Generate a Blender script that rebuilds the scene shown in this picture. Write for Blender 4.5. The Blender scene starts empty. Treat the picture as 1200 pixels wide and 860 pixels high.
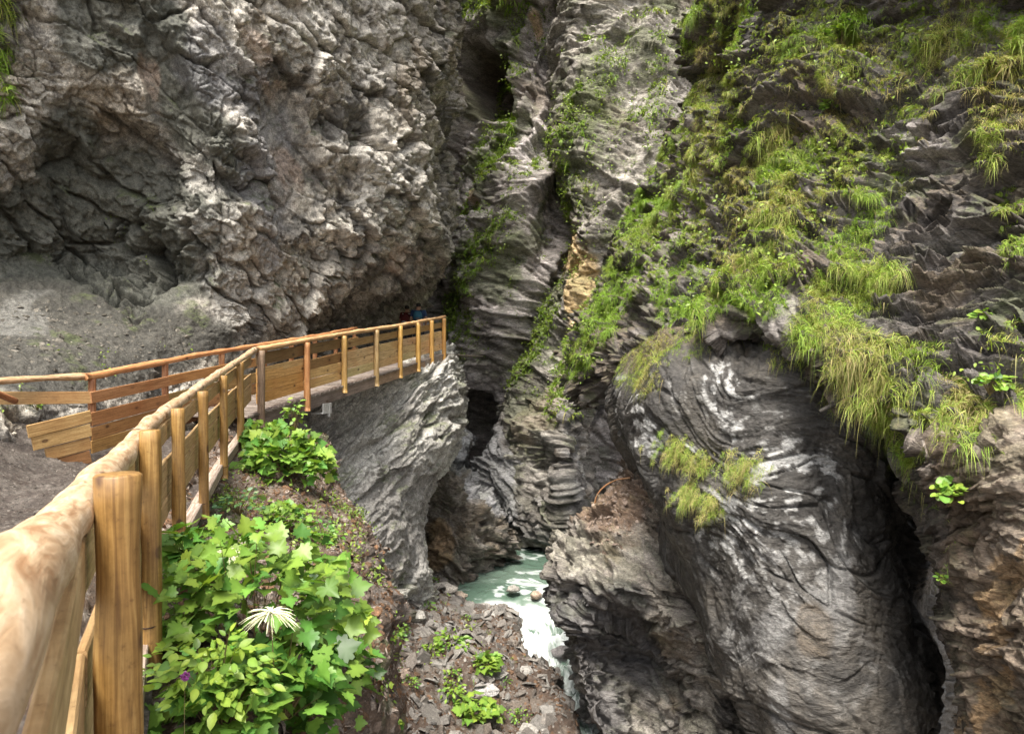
import bpy, math, random
import numpy as np
from mathutils import Vector, Matrix
random.seed(7); RNG = np.random.default_rng(11)
S = bpy.context.scene
C = S.collection
F = 850.0
# ------------------------------------------------------------ camera, light
cam = bpy.data.cameras.new("camera"); camo = bpy.data.objects.new("camera", cam); C.objects.link(camo)
camo.location = (0, 0, 0); camo.rotation_euler = (math.radians(90), 0, 0)
cam.lens = 36 * F / 1200; cam.sensor_width = 36; cam.clip_start = 0.05; cam.clip_end = 1000
cam.dof.use_dof = True; cam.dof.focus_distance = 13.0; cam.dof.aperture_fstop = 9.0
S.camera = camo
w = bpy.data.worlds.new("World"); S.world = w; w.use_nodes = True
nt = w.node_tree; bg = nt.nodes['Background']
sky = nt.nodes.new('ShaderNodeTexSky'); sky.sky_type = 'NISHITA'; sky.sun_disc = False
SUN_EL, SUN_AZ = math.radians(63), math.radians(195)      # azimuth clockwise from +Y
sky.sun_elevation = SUN_EL; sky.sun_rotation = SUN_AZ; sky.dust_density = 4.0; sky.air_density = 1.0
hsv = nt.nodes.new('ShaderNodeHueSaturation'); hsv.inputs['Saturation'].default_value = 0.12
nt.links.new(sky.outputs[0], hsv.inputs['Color']); nt.links.new(hsv.outputs[0], bg.inputs['Color'])
bg.inputs['Strength'].default_value = 0.15
sl = bpy.data.lights.new("sun", 'SUN'); sl.energy = 3.0; sl.angle = math.radians(18); sl.color = (1.0, 0.93, 0.82)
so = bpy.data.objects.new("sun", sl); C.objects.link(so)
sd = Vector((math.sin(SUN_AZ) * math.cos(SUN_EL), math.cos(SUN_AZ) * math.cos(SUN_EL), math.sin(SUN_EL)))
so.rotation_euler = sd.to_track_quat('Z', 'Y').to_euler(); so.location = (0, -5, 30)
S.view_settings.view_transform = 'Standard'; S.view_settings.look = 'None'
S.view_settings.exposure = 1.3; S.view_settings.gamma = 1.0; S.view_settings.use_curve_mapping = False
S.render.resolution_x = 1024; S.render.resolution_y = 733

# ------------------------------------------------------------ helpers
def P3(px, py, d): return ((px - 600) / F * d, d, (430 - py) / F * d)
def V(px, py, d): return Vector(P3(px, py, d))
TAB = (np.random.default_rng(5).random(64 ** 3).astype(np.float32) * 2 - 1)
JIT = np.random.default_rng(6).random((64 ** 3, 3)).astype(np.float32)
RND = (np.random.default_rng(8).random((64 ** 3, 4)).astype(np.float32) * 2 - 1)
def vn(p, seed=0):
    p = p.astype(np.float32) + np.float32(seed * 7.31); i = np.floor(p); f = p - i
    u = f * f * f * (f * (f * 6 - 15) + 10); i = i.astype(np.int32)
    x0 = (i[:, 0] & 63) << 12; x1 = ((i[:, 0] + 1) & 63) << 12
    y0 = (i[:, 1] & 63) << 6; y1 = ((i[:, 1] + 1) & 63) << 6
    z0 = i[:, 2] & 63; z1 = (i[:, 2] + 1) & 63
    ux, uy, uz = u[:, 0], u[:, 1], u[:, 2]
    a = TAB[x0 | y0 | z0]; a = a + (TAB[x1 | y0 | z0] - a) * ux
    b = TAB[x0 | y1 | z0]; b = b + (TAB[x1 | y1 | z0] - b) * ux
    c = TAB[x0 | y0 | z1]; c = c + (TAB[x1 | y0 | z1] - c) * ux
    d = TAB[x0 | y1 | z1]; d = d + (TAB[x1 | y1 | z1] - d) * ux
    a = a + (b - a) * uy; c = c + (d - c) * uy
    return a + (c - a) * uz
def rotm(ax, ay, az):
    return np.array((Matrix.Rotation(az, 3, 'Z') @ Matrix.Rotation(ay, 3, 'Y') @ Matrix.Rotation(ax, 3, 'X')), dtype=np.float32)
RO = rotm(0.7, 0.4, 1.1)
def fbm(p, o=4, seed=0, g=0.5):
    s = 0; a = 1.0; t = 0; p = p.astype(np.float32)
    for k in range(o):
        s = s + a * vn(p, seed + k); t += a; a *= g; p = (p @ RO.T) * 2.03
    return s / t * 1.5
def ridge(p, o=3, seed=0, g=0.5):
    s = 0; a = 1.0; t = 0; p = p.astype(np.float32)
    for k in range(o):
        s = s + a * (1 - 2.4 * np.abs(vn(p, seed + k))); t += a; a *= g; p = (p @ RO.T) * 2.03
    return s / t
def facet(p, seed=0, tilt=0.8):
    """broken blocks: nearest jittered cell, each with its own height and tilt; returns height and distance to the joint"""
    p = p.astype(np.float32) + np.float32(seed * 5.17); i0 = np.floor(p).astype(np.int32)
    n = len(p); b1 = np.full(n, 9e9, np.float32); b2 = np.full(n, 9e9, np.float32)
    bi = np.zeros(n, np.int32); bv = np.zeros((n, 3), np.float32)
    for dx in (-1, 0, 1):
        for dy in (-1, 0, 1):
            for dz in (-1, 0, 1):
                ii = i0 + np.array((dx, dy, dz), np.int32)
                idx = ((ii[:, 0] & 63) << 12) | ((ii[:, 1] & 63) << 6) | (ii[:, 2] & 63)
                v = p - (ii + JIT[idx]); dd = (v * v).sum(1)
                m = dd < b1
                b2 = np.where(m, b1, np.minimum(b2, dd)); b1 = np.where(m, dd, b1)
                bi = np.where(m, idx, bi); bv = np.where(m[:, None], v, bv)
    r = RND[bi]
    return r[:, 3] * 0.6 + (bv * r[:, :3]).sum(1) * tilt, np.sqrt(b2) - np.sqrt(b1)
def sst(a, b, x): t = np.clip((x - a) / (b - a), 0, 1); return t * t * (3 - 2 * t)
def mixc(c, col, m): return c * (1 - m[:, None]) + np.array(col, np.float32) * m[:, None]

def setp(o, label=None, cat=None, group=None, kind=None):
    if label: o['label'] = label
    if cat: o['category'] = cat
    if group: o['group'] = group
    if kind: o['kind'] = kind
    return o
def empty(name, loc, label, cat, group=None, rz=0):
    o = bpy.data.objects.new(name, None); C.objects.link(o); o.location = loc; o.rotation_euler = (0, 0, rz)
    o.empty_display_size = 0.1
    return setp(o, label, cat, group)
def npmesh(name, verts, faces, mat, col=None, parent=None, smooth=True, uvw=None):
    """faces: (n,4) or (n,3) int array or list of such arrays"""
    me = bpy.data.meshes.new(name)
    fl = faces if isinstance(faces, list) else [faces]
    fl = [np.asarray(f, np.int32) for f in fl if len(f)]
    verts = np.asarray(verts, np.float32)
    me.vertices.add(len(verts)); me.vertices.foreach_set('co', verts.ravel())
    li = np.concatenate([f.ravel() for f in fl]); me.loops.add(len(li)); me.loops.foreach_set('vertex_index', li)
    tot = np.concatenate([np.full(len(f), f.shape[1], np.int32) for f in fl])
    me.polygons.add(len(tot)); st = np.concatenate([[0], np.cumsum(tot)[:-1]]).astype(np.int32)
    me.polygons.foreach_set('loop_start', st); me.polygons.foreach_set('loop_total', tot)
    me.polygons.foreach_set('use_smooth', np.full(len(tot), smooth, bool))
    if col is not None:
        ca = me.color_attributes.new('Col', 'FLOAT_COLOR', 'POINT')
        col = np.asarray(col, np.float32)
        if col.shape[1] == 3: col = np.concatenate([col, np.zeros((len(col), 1), np.float32)], 1)
        ca.data.foreach_set('color', col.ravel())
    me.update(calc_edges=True); me.materials.append(mat)
    o = bpy.data.objects.new(name, me); C.objects.link(o)
    if parent: o.parent = parent
    return o

# ------------------------------------------------------------ materials
def mat_new(name):
    m = bpy.data.materials.new(name); m.use_nodes = True; n = m.node_tree
    return m, n, n.nodes['Principled BSDF'], n.links
def nd(n, t, **k):
    x = n.nodes.new(t)
    for a, b in k.items():
        if a in x.inputs.keys(): x.inputs[a].default_value = b
        else: setattr(x, a, b)
    return x
def ramp(n, stops):
    r = n.nodes.new('ShaderNodeValToRGB'); e = r.color_ramp.elements
    while len(e) < len(stops): e.new(0.5)
    for i, (p, c) in enumerate(stops): e[i].position = p; e[i].color = (c[0], c[1], c[2], 1)
    return r
def mat_rock(name, sc=14.0, bump=0.5, lo=0.40, hi=1.65, dist=0.03, stretch=(1, 1, 1), rot=(0, 0, 0), rough=0.8):
    m, n, b, L = mat_new(name)
    at = nd(n, 'ShaderNodeVertexColor', layer_name='Col')
    tc = n.nodes.new('ShaderNodeTexCoord'); mp = n.nodes.new('ShaderNodeMapping')
    mp.inputs['Rotation'].default_value = rot; mp.inputs['Scale'].default_value = stretch
    L.new(tc.outputs['Object'], mp.inputs[0])
    n1 = nd(n, 'ShaderNodeTexNoise', Scale=sc, Detail=8.0, Roughness=0.68, Distortion=0.6); L.new(mp.outputs[0], n1.inputs['Vector'])
    n2 = nd(n, 'ShaderNodeTexNoise', Scale=sc * 4.5, Detail=6.0, Roughness=0.7); L.new(mp.outputs[0], n2.inputs['Vector'])
    r1 = ramp(n, [(0.30, (lo,) * 3), (0.70, (hi,) * 3)]); L.new(n1.outputs[0], r1.inputs[0])
    r2 = ramp(n, [(0.32, (lo * 1.0,) * 3), (0.68, (1 + (hi - 1) * 0.9,) * 3)]); L.new(n2.outputs[0], r2.inputs[0])
    m1 = nd(n, 'ShaderNodeMix', data_type='RGBA', blend_type='MULTIPLY'); m1.inputs[0].default_value = 1
    L.new(at.outputs['Color'], m1.inputs[6]); L.new(r1.outputs[0], m1.inputs[7])
    m2 = nd(n, 'ShaderNodeMix', data_type='RGBA', blend_type='MULTIPLY'); m2.inputs[0].default_value = 1
    L.new(m1.outputs[2], m2.inputs[6]); L.new(r2.outputs[0], m2.inputs[7])
    L.new(m2.outputs[2], b.inputs['Base Color'])
    mr = nd(n, 'ShaderNodeMapRange'); mr.inputs['To Min'].default_value = rough; mr.inputs['To Max'].default_value = 0.30
    L.new(at.outputs['Alpha'], mr.inputs['Value']); L.new(mr.outputs[0], b.inputs['Roughness'])
    ad = nd(n, 'ShaderNodeMath', operation='MULTIPLY_ADD'); ad.inputs[1].default_value = 0.45
    L.new(n2.outputs[0], ad.inputs[0]); L.new(n1.outputs[0], ad.inputs[2])
    bp = nd(n, 'ShaderNodeBump', Strength=bump, Distance=dist); L.new(ad.outputs[0], bp.inputs['Height'])
    L.new(bp.outputs[0], b.inputs['Normal'])
    return m
def mat_leaf(name, trans=0.35, rough=0.5):
    m, n, b, L = mat_new(name)
    at = nd(n, 'ShaderNodeVertexColor', layer_name='Col'); L.new(at.outputs['Color'], b.inputs['Base Color'])
    b.inputs['Roughness'].default_value = rough
    b.inputs['Specular IOR Level'].default_value = 0.35
    t = n.nodes.new('ShaderNodeBsdfTranslucent'); mx = n.nodes.new('ShaderNodeMixShader'); mx.inputs[0].default_value = trans
    g = nd(n, 'ShaderNodeMix', data_type='RGBA', blend_type='MULTIPLY'); g.inputs[0].default_value = 1; g.inputs[7].default_value = (1.25, 1.3, 0.55, 1)
    L.new(at.outputs['Color'], g.inputs[6]); L.new(g.outputs[2], t.inputs[0])
    L.new(b.outputs[0], mx.inputs[1]); L.new(t.outputs[0], mx.inputs[2]); L.new(mx.outputs[0], n.nodes['Material Output'].inputs[0])
    return m
def mat_wood(name, c1, c2, c3, grain=(75, 75, 3.0), rough=0.6, knots=True, stain=(0.1, 0.07, 0.04), stain_amt=0.35, bump=0.25):
    """coordinates come from the mesh attribute 'uvw' (length runs along z)"""
    m, n, b, L = mat_new(name)
    at = nd(n, 'ShaderNodeAttribute', attribute_name='uvw')
    mp = n.nodes.new('ShaderNodeMapping'); mp.inputs['Scale'].default_value = grain; L.new(at.outputs['Vector'], mp.inputs[0])
    n1 = nd(n, 'ShaderNodeTexNoise', Scale=1.0, Detail=7.0, Roughness=0.6, Distortion=0.8); L.new(mp.outputs[0], n1.inputs['Vector'])
    wv = nd(n, 'ShaderNodeTexNoise', Scale=2.2, Detail=3.0); L.new(at.outputs['Vector'], wv.inputs['Vector'])
    r = ramp(n, [(0.33, c1), (0.5, c2), (0.66, c3)]); L.new(n1.outputs[0], r.inputs[0])
    mx = nd(n, 'ShaderNodeMix', data_type='RGBA', blend_type='MIX'); L.new(r.outputs[0], mx.inputs[6]); mx.inputs[7].default_value = (*stain, 1)
    rs = ramp(n, [(0.48, (0, 0, 0)), (0.75, (stain_amt,) * 3)]); L.new(wv.outputs[0], rs.inputs[0]); L.new(rs.outputs[0], mx.inputs[0])
    last = mx.outputs[2]
    if knots:
        mk = n.nodes.new('ShaderNodeMapping'); mk.inputs['Scale'].default_value = (1, 1, 0.55); L.new(at.outputs['Vector'], mk.inputs[0])
        vo = nd(n, 'ShaderNodeTexVoronoi', Scale=5.5); L.new(mk.outputs[0], vo.inputs['Vector'])
        rk = ramp(n, [(0.0, (.6, .6, .6)), (0.10, (.95, .95, .95)), (0.14, (.30, .30, .30)), (0.24, (0, 0, 0))]); L.new(vo.outputs['Distance'], rk.inputs[0])
        mk2 = nd(n, 'ShaderNodeMix', data_type='RGBA', blend_type='MIX'); mk2.inputs[7].default_value = (0.075, 0.035, 0.015, 1)
        L.new(rk.outputs[0], mk2.inputs[0]); L.new(last, mk2.inputs[6]); last = mk2.outputs[2]
    fs = nd(n, 'ShaderNodeTexNoise', Scale=38.0, Detail=5.0, Roughness=.7); L.new(at.outputs['Vector'], fs.inputs['Vector'])
    rf = ramp(n, [(0.35, (1.12, 1.12, 1.12)), (0.60, (.92, .9, .88)), (0.70, (0.5, 0.42, 0.36))]); L.new(fs.outputs[0], rf.inputs[0])
    mf = nd(n, 'ShaderNodeMix', data_type='RGBA', blend_type='MULTIPLY'); mf.inputs[0].default_value = 0.8
    L.new(last, mf.inputs[6]); L.new(rf.outputs[0], mf.inputs[7]); last = mf.outputs[2]
    oi = nd(n, 'ShaderNodeAttribute', attribute_name='tone')
    mo = nd(n, 'ShaderNodeMix', data_type='RGBA', blend_type='MULTIPLY'); mo.inputs[0].default_value = 1
    L.new(last, mo.inputs[6]); L.new(oi.outputs['Color'], mo.inputs[7])
    L.new(mo.outputs[2], b.inputs['Base Color']); b.inputs['Roughness'].default_value = rough
    bp = nd(n, 'ShaderNodeBump', Strength=bump, Distance=0.01); L.new(n1.outputs[0], bp.inputs['Height']); L.new(bp.outputs[0], b.inputs['Normal'])
    return m
def mat_plain(name, c, rough=0.7, metal=0.0):
    m, n, b, L = mat_new(name)
    tc = n.nodes.new('ShaderNodeTexCoord'); n1 = nd(n, 'ShaderNodeTexNoise', Scale=25.0, Detail=4.0); L.new(tc.outputs['Object'], n1.inputs['Vector'])
    r = ramp(n, [(0.3, tuple(x * 0.75 for x in c)), (0.7, tuple(min(1, x * 1.2) for x in c))]); L.new(n1.outputs[0], r.inputs[0])
    L.new(r.outputs[0], b.inputs['Base Color']); b.inputs['Roughness'].default_value = rough; b.inputs['Metallic'].default_value = metal
    return m
M_CRAG = mat_rock('crag_rock', sc=9.0, bump=0.9, dist=0.05)
M_STRATA = mat_rock('banded_rock', sc=5.0, bump=0.9, dist=0.05, stretch=(1, 1, 2.6), rot=(0.1, -0.45, 0))
M_FAR = mat_rock('far_banded_rock', sc=2.6, bump=1.0, dist=0.10, stretch=(1, 1, 3), rot=(0.15, -0.36, 0))
M_SOIL = mat_rock('soil', sc=18.0, bump=0.8, dist=0.04, lo=0.5, hi=1.5)
M_LEAF = mat_leaf('leaf', .25, .42); M_GRASS = mat_leaf('grass_blade', 0.3, 0.6)
M_HONEY = mat_wood('honey_timber', (0.15, 0.078, 0.020), (0.30, 0.172, 0.050), (0.41, 0.26, 0.09), rough=0.5, stain=(0.16, 0.085, 0.035), stain_amt=.6)
M_PLANK = mat_wood('pale_plank', (0.24, 0.155, 0.07), (0.42, 0.29, 0.14), (0.54, 0.40, 0.22), stain=(0.28, 0.13, 0.04), stain_amt=0.5)
M_LOG = mat_wood('peeled_log', (0.26, 0.145, 0.07), (0.46, 0.325, 0.20), (0.60, 0.47, 0.33), grain=(30, 30, 6.0), stain=(0.34, 0.19, 0.09), stain_amt=0.45, bump=0.4)
M_OLD = mat_wood('weathered_beam', (0.10, 0.08, 0.065), (0.20, 0.165, 0.14), (0.32, 0.28, 0.25), stain=(0.07, 0.045, 0.03), stain_amt=0.5)
M_RUST = mat_wood('reddish_log', (0.20, 0.09, 0.04), (0.36, 0.18, 0.08), (0.52, 0.33, 0.18), stain=(0.14, 0.05, 0.02), stain_amt=0.5)

# ------------------------------------------------------------ rock patches
def cr_weights(nc, subs):
    rows = []
    for k in range(nc - 1):
        s = subs[k]
        for j in range(s):
            rows.append((k, j / s))
    rows.append((nc - 2, 1.0))
    W = np.zeros((len(rows), nc), np.float64)
    for r, (k, t) in enumerate(rows):
        c = (-.5 * t + t * t - .5 * t ** 3, 1 - 2.5 * t * t + 1.5 * t ** 3, .5 * t + 2 * t * t - 1.5 * t ** 3, -.5 * t * t + .5 * t ** 3)
        for q, cc in zip((k - 1, k, k + 1, k + 2), c):
            if q < 0: W[r, 0] += 2 * cc; W[r, 1] -= cc
            elif q > nc - 1: W[r, nc - 1] += 2 * cc; W[r, nc - 2] -= cc
            else: W[r, q] += cc
    return W
PATCH = {}
def patch(name, grid, disp, colour, mat, step=1.5, maxsub=400, flip=False, label=None, kind='structure', off=4.0):
    """grid: list of columns, each a list of (px,py,d) down the column."""
    G = np.array(grid, np.float64)                      # cols, rows, 3
    X = np.stack([(G[..., 0] - 600) / F * G[..., 2], G[..., 2], (430 - G[..., 1]) / F * G[..., 2]], -1)
    def subs(A, B, GA, GB):
        ln = np.linalg.norm(A - B, axis=-1) * F / np.minimum(GA[..., 2], GB[..., 2])
        ia = (GA[..., 0] > -60) & (GA[..., 0] < 1260) & (GA[..., 1] > -60) & (GA[..., 1] < 920)
        ib = (GB[..., 0] > -60) & (GB[..., 0] < 1260) & (GB[..., 1] > -60) & (GB[..., 1] < 920)
        ln = np.where(ia | ib, ln, ln / off)
        return int(np.clip(np.percentile(ln, 75) / step, 3, maxsub))
    sc = [subs(X[i], X[i + 1], G[i], G[i + 1]) for i in range(len(G) - 1)]
    sr = [subs(X[:, j], X[:, j + 1], G[:, j], G[:, j + 1]) for j in range(G.shape[1] - 1)]
    Wc = cr_weights(len(G), sc); Wr = cr_weights(G.shape[1], sr)
    Q = np.einsum('ai,ijk,bj->abk', Wc, X, Wr)
    n, m = Q.shape[:2]
    du = np.gradient(Q, axis=0); dv = np.gradient(Q, axis=1)
    N = np.cross(du, dv); N /= np.linalg.norm(N, axis=-1, keepdims=True) + 1e-9
    c = (N * -Q).sum(-1).sum()
    if (c < 0) != flip: N = -N
    B = Q.reshape(-1, 3).astype(np.float32); Nf = N.reshape(-1, 3).astype(np.float32)
    px = (600 + F * B[:, 0] / np.maximum(B[:, 1], .2)); py = 430 - F * B[:, 2] / np.maximum(B[:, 1], .2)
    D = B + 0
    dd = disp(B, px, py, Nf)
    if dd.ndim == 1: D = B + Nf * dd[:, None]
    else: D = B + dd
    Dg = D.reshape(n, m, 3)
    nn = np.cross(np.gradient(Dg, axis=0), np.gradient(Dg, axis=1)); nn /= np.linalg.norm(nn, axis=-1, keepdims=True) + 1e-9
    if (nn * N).sum() < 0: nn = -nn
    nn = nn.reshape(-1, 3).astype(np.float32)
    col = colour(D, px, py, nn)
    idx = np.arange(n * m, dtype=np.int32).reshape(n, m)
    f = np.stack([idx[:-1, :-1], idx[1:, :-1], idx[1:, 1:], idx[:-1, 1:]], -1).reshape(-1, 4)
    o = npmesh(name, D, f, mat, col)
    setp(o, label, None, None, kind)
    e1 = Dg[1:, :-1] - Dg[:-1, :-1]; e2 = Dg[:-1, 1:] - Dg[:-1, :-1]
    ar = np.zeros((n, m), np.float32); ar[:-1, :-1] = np.linalg.norm(np.cross(e1, e2), axis=-1)
    PATCH[name] = dict(P=D, N=nn, B=Nf, px=600 + F * D[:, 0] / np.maximum(D[:, 1], .2), py=430 - F * D[:, 2] / np.maximum(D[:, 1], .2), A=ar.ravel(), o=o)
    print(name, n, m, n * m)
    return o
def blobs(px, py, P, lst, wob=26.0, fs=1.6, seed=40):
    """stains and zones with noisy outlines: (px,py,rx,ry,angle_deg) -> 0..1 mask"""
    wx = fbm(P / fs, 4, seed) * wob; wy = fbm(P / fs, 4, seed + 9) * wob
    out = np.zeros(len(px), np.float32)
    for (cx, cy, rx, ry, a) in lst:
        a = math.radians(a); x = px + wx - cx; y = py + wy - cy
        u = (x * math.cos(a) + y * math.sin(a)) / rx; v = (-x * math.sin(a) + y * math.cos(a)) / ry
        out = np.maximum(out, 1 - sst(0.75, 1.15, np.sqrt(u * u + v * v)))
    return out
def bed(P, R, scale):
    """rotate into the bedding frame; w is across the beds"""
    return (P @ R.T) / np.array(scale, np.float32)

# --- left cliff: rough grey crag
def d_crag(P, px, py, N):
    h = 0.55 * fbm(P / 3.4, 3, 1) + 0.30 * ridge(P / 1.7, 3, 5)
    w = P + 0.10 * np.stack([fbm(P / .5, 3, 61), fbm(P / .5, 3, 63), fbm(P / .5, 3, 65)], 1)
    R = rotm(0.5, -0.5, 0)
    f1, e1 = facet(bed(w, R, (1.3, 1.1, .7)), 3, 1.1); f2, e2 = facet(bed(w, R, (.42, .36, .24)), 9, 1.1); f3, e3 = facet(bed(w, R, (.15, .14, .09)), 4, 1.1); f4, e4 = facet(bed(w, R, (.07, .06, .045)), 5, 1.1)
    h += 0.30 * f1 + 0.11 * f2 + 0.042 * f3 + 0.015 * f4
    h -= 0.28 * (1 - sst(0, .12, e1)) * sst(-.2, .3, fbm(P / 2, 2, 77)) + 0.07 * (1 - sst(0, .15, e2)) * sst(-.3, .2, fbm(P / 1.1, 2, 78))
    h *= .62 + .5 * sst(-.3, .4, fbm(P / 2.6, 2, 79))
    h += 0.07 * fbm(P / .25, 3, 31, .6)
    smooth = blobs(px, py, P, [(90, 410, 230, 85, 5)], 60)      # packed debris slope
    h2 = 0.10 * fbm(P / 1.2, 3, 2) + 0.04 * fbm(P / .2, 4, 3, .65)
    smooth2 = blobs(px, py, P, [(345, 190, 34, 90, -8), (205, 120, 26, 120, -18)], 14)      # smooth dark chute
    h = h * (1 - smooth) + h2 * smooth
    h = h * (1 - .6 * smooth2) - .35 * smooth2
    return h
def c_crag(P, px, py, N):
    n = len(P); c = np.tile(np.array((0.345, 0.315, 0.27), np.float32), (n, 1))
    a = fbm(P / 1.6, 5, 12, .6); b = fbm(P / .5, 4, 19, .6)
    c = mixc(c, (0.54, 0.50, 0.435), sst(.05, .6, a + .6 * b))
    c = mixc(c, (0.085, 0.08, 0.072), sst(.05, .40, fbm(P / 1.0, 5, 23, .66)) * .85)
    c = mixc(c, (0.12, 0.11, 0.10), sst(.1, .5, fbm(P / .22, 3, 24, .66)) * .6)
    c = mixc(c, (0.30, 0.235, 0.16), sst(.35, .8, fbm(P / 1.3, 4, 29)) * .45)
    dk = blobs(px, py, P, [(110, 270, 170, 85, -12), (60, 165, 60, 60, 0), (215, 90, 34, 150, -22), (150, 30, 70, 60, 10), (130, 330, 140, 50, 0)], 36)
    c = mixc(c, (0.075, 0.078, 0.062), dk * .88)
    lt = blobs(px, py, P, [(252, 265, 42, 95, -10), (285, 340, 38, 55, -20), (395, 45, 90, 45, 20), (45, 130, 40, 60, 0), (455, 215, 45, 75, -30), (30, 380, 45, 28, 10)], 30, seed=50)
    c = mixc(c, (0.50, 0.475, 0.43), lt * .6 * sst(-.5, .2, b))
    bl = blobs(px, py, P, [(320, 200, 36, 130, -5), (255, 75, 40, 65, -20)], 20, seed=53)
    c = mixc(c, (0.21, 0.205, 0.21), bl * .6)
    rs = blobs(px, py, P, [(345, 205, 20, 42, -15), (300, 70, 16, 50, -30), (480, 310, 30, 28, 20), (185, 85, 14, 30, 0)], 22, seed=57)
    c = mixc(c, (0.38, 0.275, 0.21), rs * .5 * sst(-.5, .3, b))
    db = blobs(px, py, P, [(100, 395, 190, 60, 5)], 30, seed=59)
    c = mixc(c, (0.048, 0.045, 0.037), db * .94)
    gl = blobs(px, py, P, [(20, 380, 42, 22, 15), (5, 350, 30, 20, 0)], 40, seed=61); c = mixc(c, (0.40, 0.395, 0.37), gl * .18)
    ms = sst(.35, .7, fbm(P / .7, 4, 90, .6)) * sst(.0, .6, N[:, 2]) * .8
    c = mixc(c, (0.07, 0.085, 0.03), ms)
    rs = .15 + .35 * dk
    return np.concatenate([c, (rs * sst(-.1, .5, fbm(P / .6, 3, 99)))[:, None]], 1)
Y0 = [-430, -150, 0, 100, 200, 300, 350, 400, 450, 530]
def colz(px, ds, ys=Y0): return [(px if not hasattr(px, '__len__') else px[i], ys[i], ds[i]) for i in range(len(ds))]
g = [colz(-1200, [5.5, 5.5, 5.5, 5.5, 5.5, 5.5, 5.2, 4.9, 4.5, 4.2]),
     colz(-450, [10, 10, 10, 10, 10, 10, 9.6, 9, 8, 7]),
     colz(-150, [12, 12, 12, 12, 12.3, 12.5, 12, 10.5, 9, 7.8]),
     colz(0, [12.5, 12.7, 13, 13, 13.5, 14.2, 13.3, 11.9, 10.4, 9.2]),
     colz(120, [13, 13.5, 13.8, 14.1, 15, 15.6, 14.8, 13.2, 12.2, 11.6]),
     colz(250, [14, 14.4, 14.8, 15, 15.1, 15.5, 15.7, 15.4, 15.2, 15]),
     [(350, y, d) for y, d in zip([-430, -150, 0, 100, 200, 300, 362, 395, 450, 540], [15, 15.5, 16, 16.6, 16.8, 17, 17.4, 18.4, 19.5, 20])],
     [(430, y, d) for y, d in zip([-430, -150, 0, 100, 200, 290, 345, 378, 440, 540], [16.5, 17, 17.6, 17.9, 18.0, 18.4, 19.6, 22.5, 24, 24])],
     [(x, y, d) for x, y, d in zip([490, 490, 490, 488, 492, 492, 482, 466, 462, 462], [-430, -150, 0, 100, 190, 275, 330, 362, 440, 540], [18, 18.6, 19.4, 19.8, 20, 20.4, 21.6, 26, 28, 28])],
     [(x, y, d) for x, y, d in zip([512, 512, 512, 511, 513, 517, 511, 488, 474, 474], [-430, -150, 0, 100, 190, 265, 318, 352, 430, 540], [20, 20.6, 21.4, 21.6, 21.8, 22.2, 23.6, 29, 32, 32])],
     [(x, y, d) for x, y, d in zip([512, 512, 514, 514, 514, 514, 508, 486, 470, 470], [-430, -150, 0, 100, 190, 265, 315, 345, 420, 540], [25, 25.6, 26.4, 26.6, 26.8, 27.2, 28.6, 32, 34, 34])],
     [(x, y, d) for x, y, d in zip([440] * 10, [-430, -150, 0, 100, 190, 265, 315, 345, 420, 540], [38] * 10)]]
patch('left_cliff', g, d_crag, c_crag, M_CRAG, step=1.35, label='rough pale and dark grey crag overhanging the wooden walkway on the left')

# --- buttress under the far end of the walkway
def d_butt(P, px, py, N):
    R = rotm(0.25, 0.95, 0.2)
    w = P + 0.12 * np.stack([fbm(P / .9, 3, 61), fbm(P / .9, 3, 63), fbm(P / .9, 3, 65)], 1)
    f3, e3 = facet(bed(w, R, (.30, .25, .06)), 29, 1.2)
    f1, e1 = facet(bed(w, R, (2.0, 2.0, .35)), 13); f2, e2 = facet(bed(w, R, (.7, .7, .12)), 19)
    a = ridge(bed(w, R, (1.2, 1.2, .22)), 3, 21)
    k = 1 - .55 * blobs(px, py, P, [(470, 590, 60, 90, 0)], 15)
    return .25 * fbm(P / 2, 3, 4) + (.20 * f1 + .12 * f2 + .055 * f3 + .05 * a) * k + .03 * fbm(P / .15, 3, 8)
def c_butt(P, px, py, N):
    n = len(P); c = np.tile(np.array((0.42, 0.405, 0.37), np.float32), (n, 1))
    R = rotm(0.25, 0.95, 0.2)
    a = fbm(bed(P, R, (1.6, 1.6, .3)), 4, 15, .6)
    c = mixc(c, (0.24, 0.225, 0.20), sst(.0, .6, a) * .8); c = mixc(c, (0.52, 0.505, 0.47), sst(.0, .6, -a) * .8)
    dk = blobs(px, py, P, [(465, 600, 60, 80, 10), (340, 500, 60, 60, 0)], 18, seed=73); c = mixc(c, (0.23, 0.215, 0.20), dk * .7)
    c = mixc(c, (0.10, 0.12, 0.04), sst(.3, .8, N[:, 2]) * sst(.1, .5, fbm(P / .6, 3, 7)) * .7)
    return np.concatenate([c, (np.full((n, 1), .1))], 1)
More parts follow.
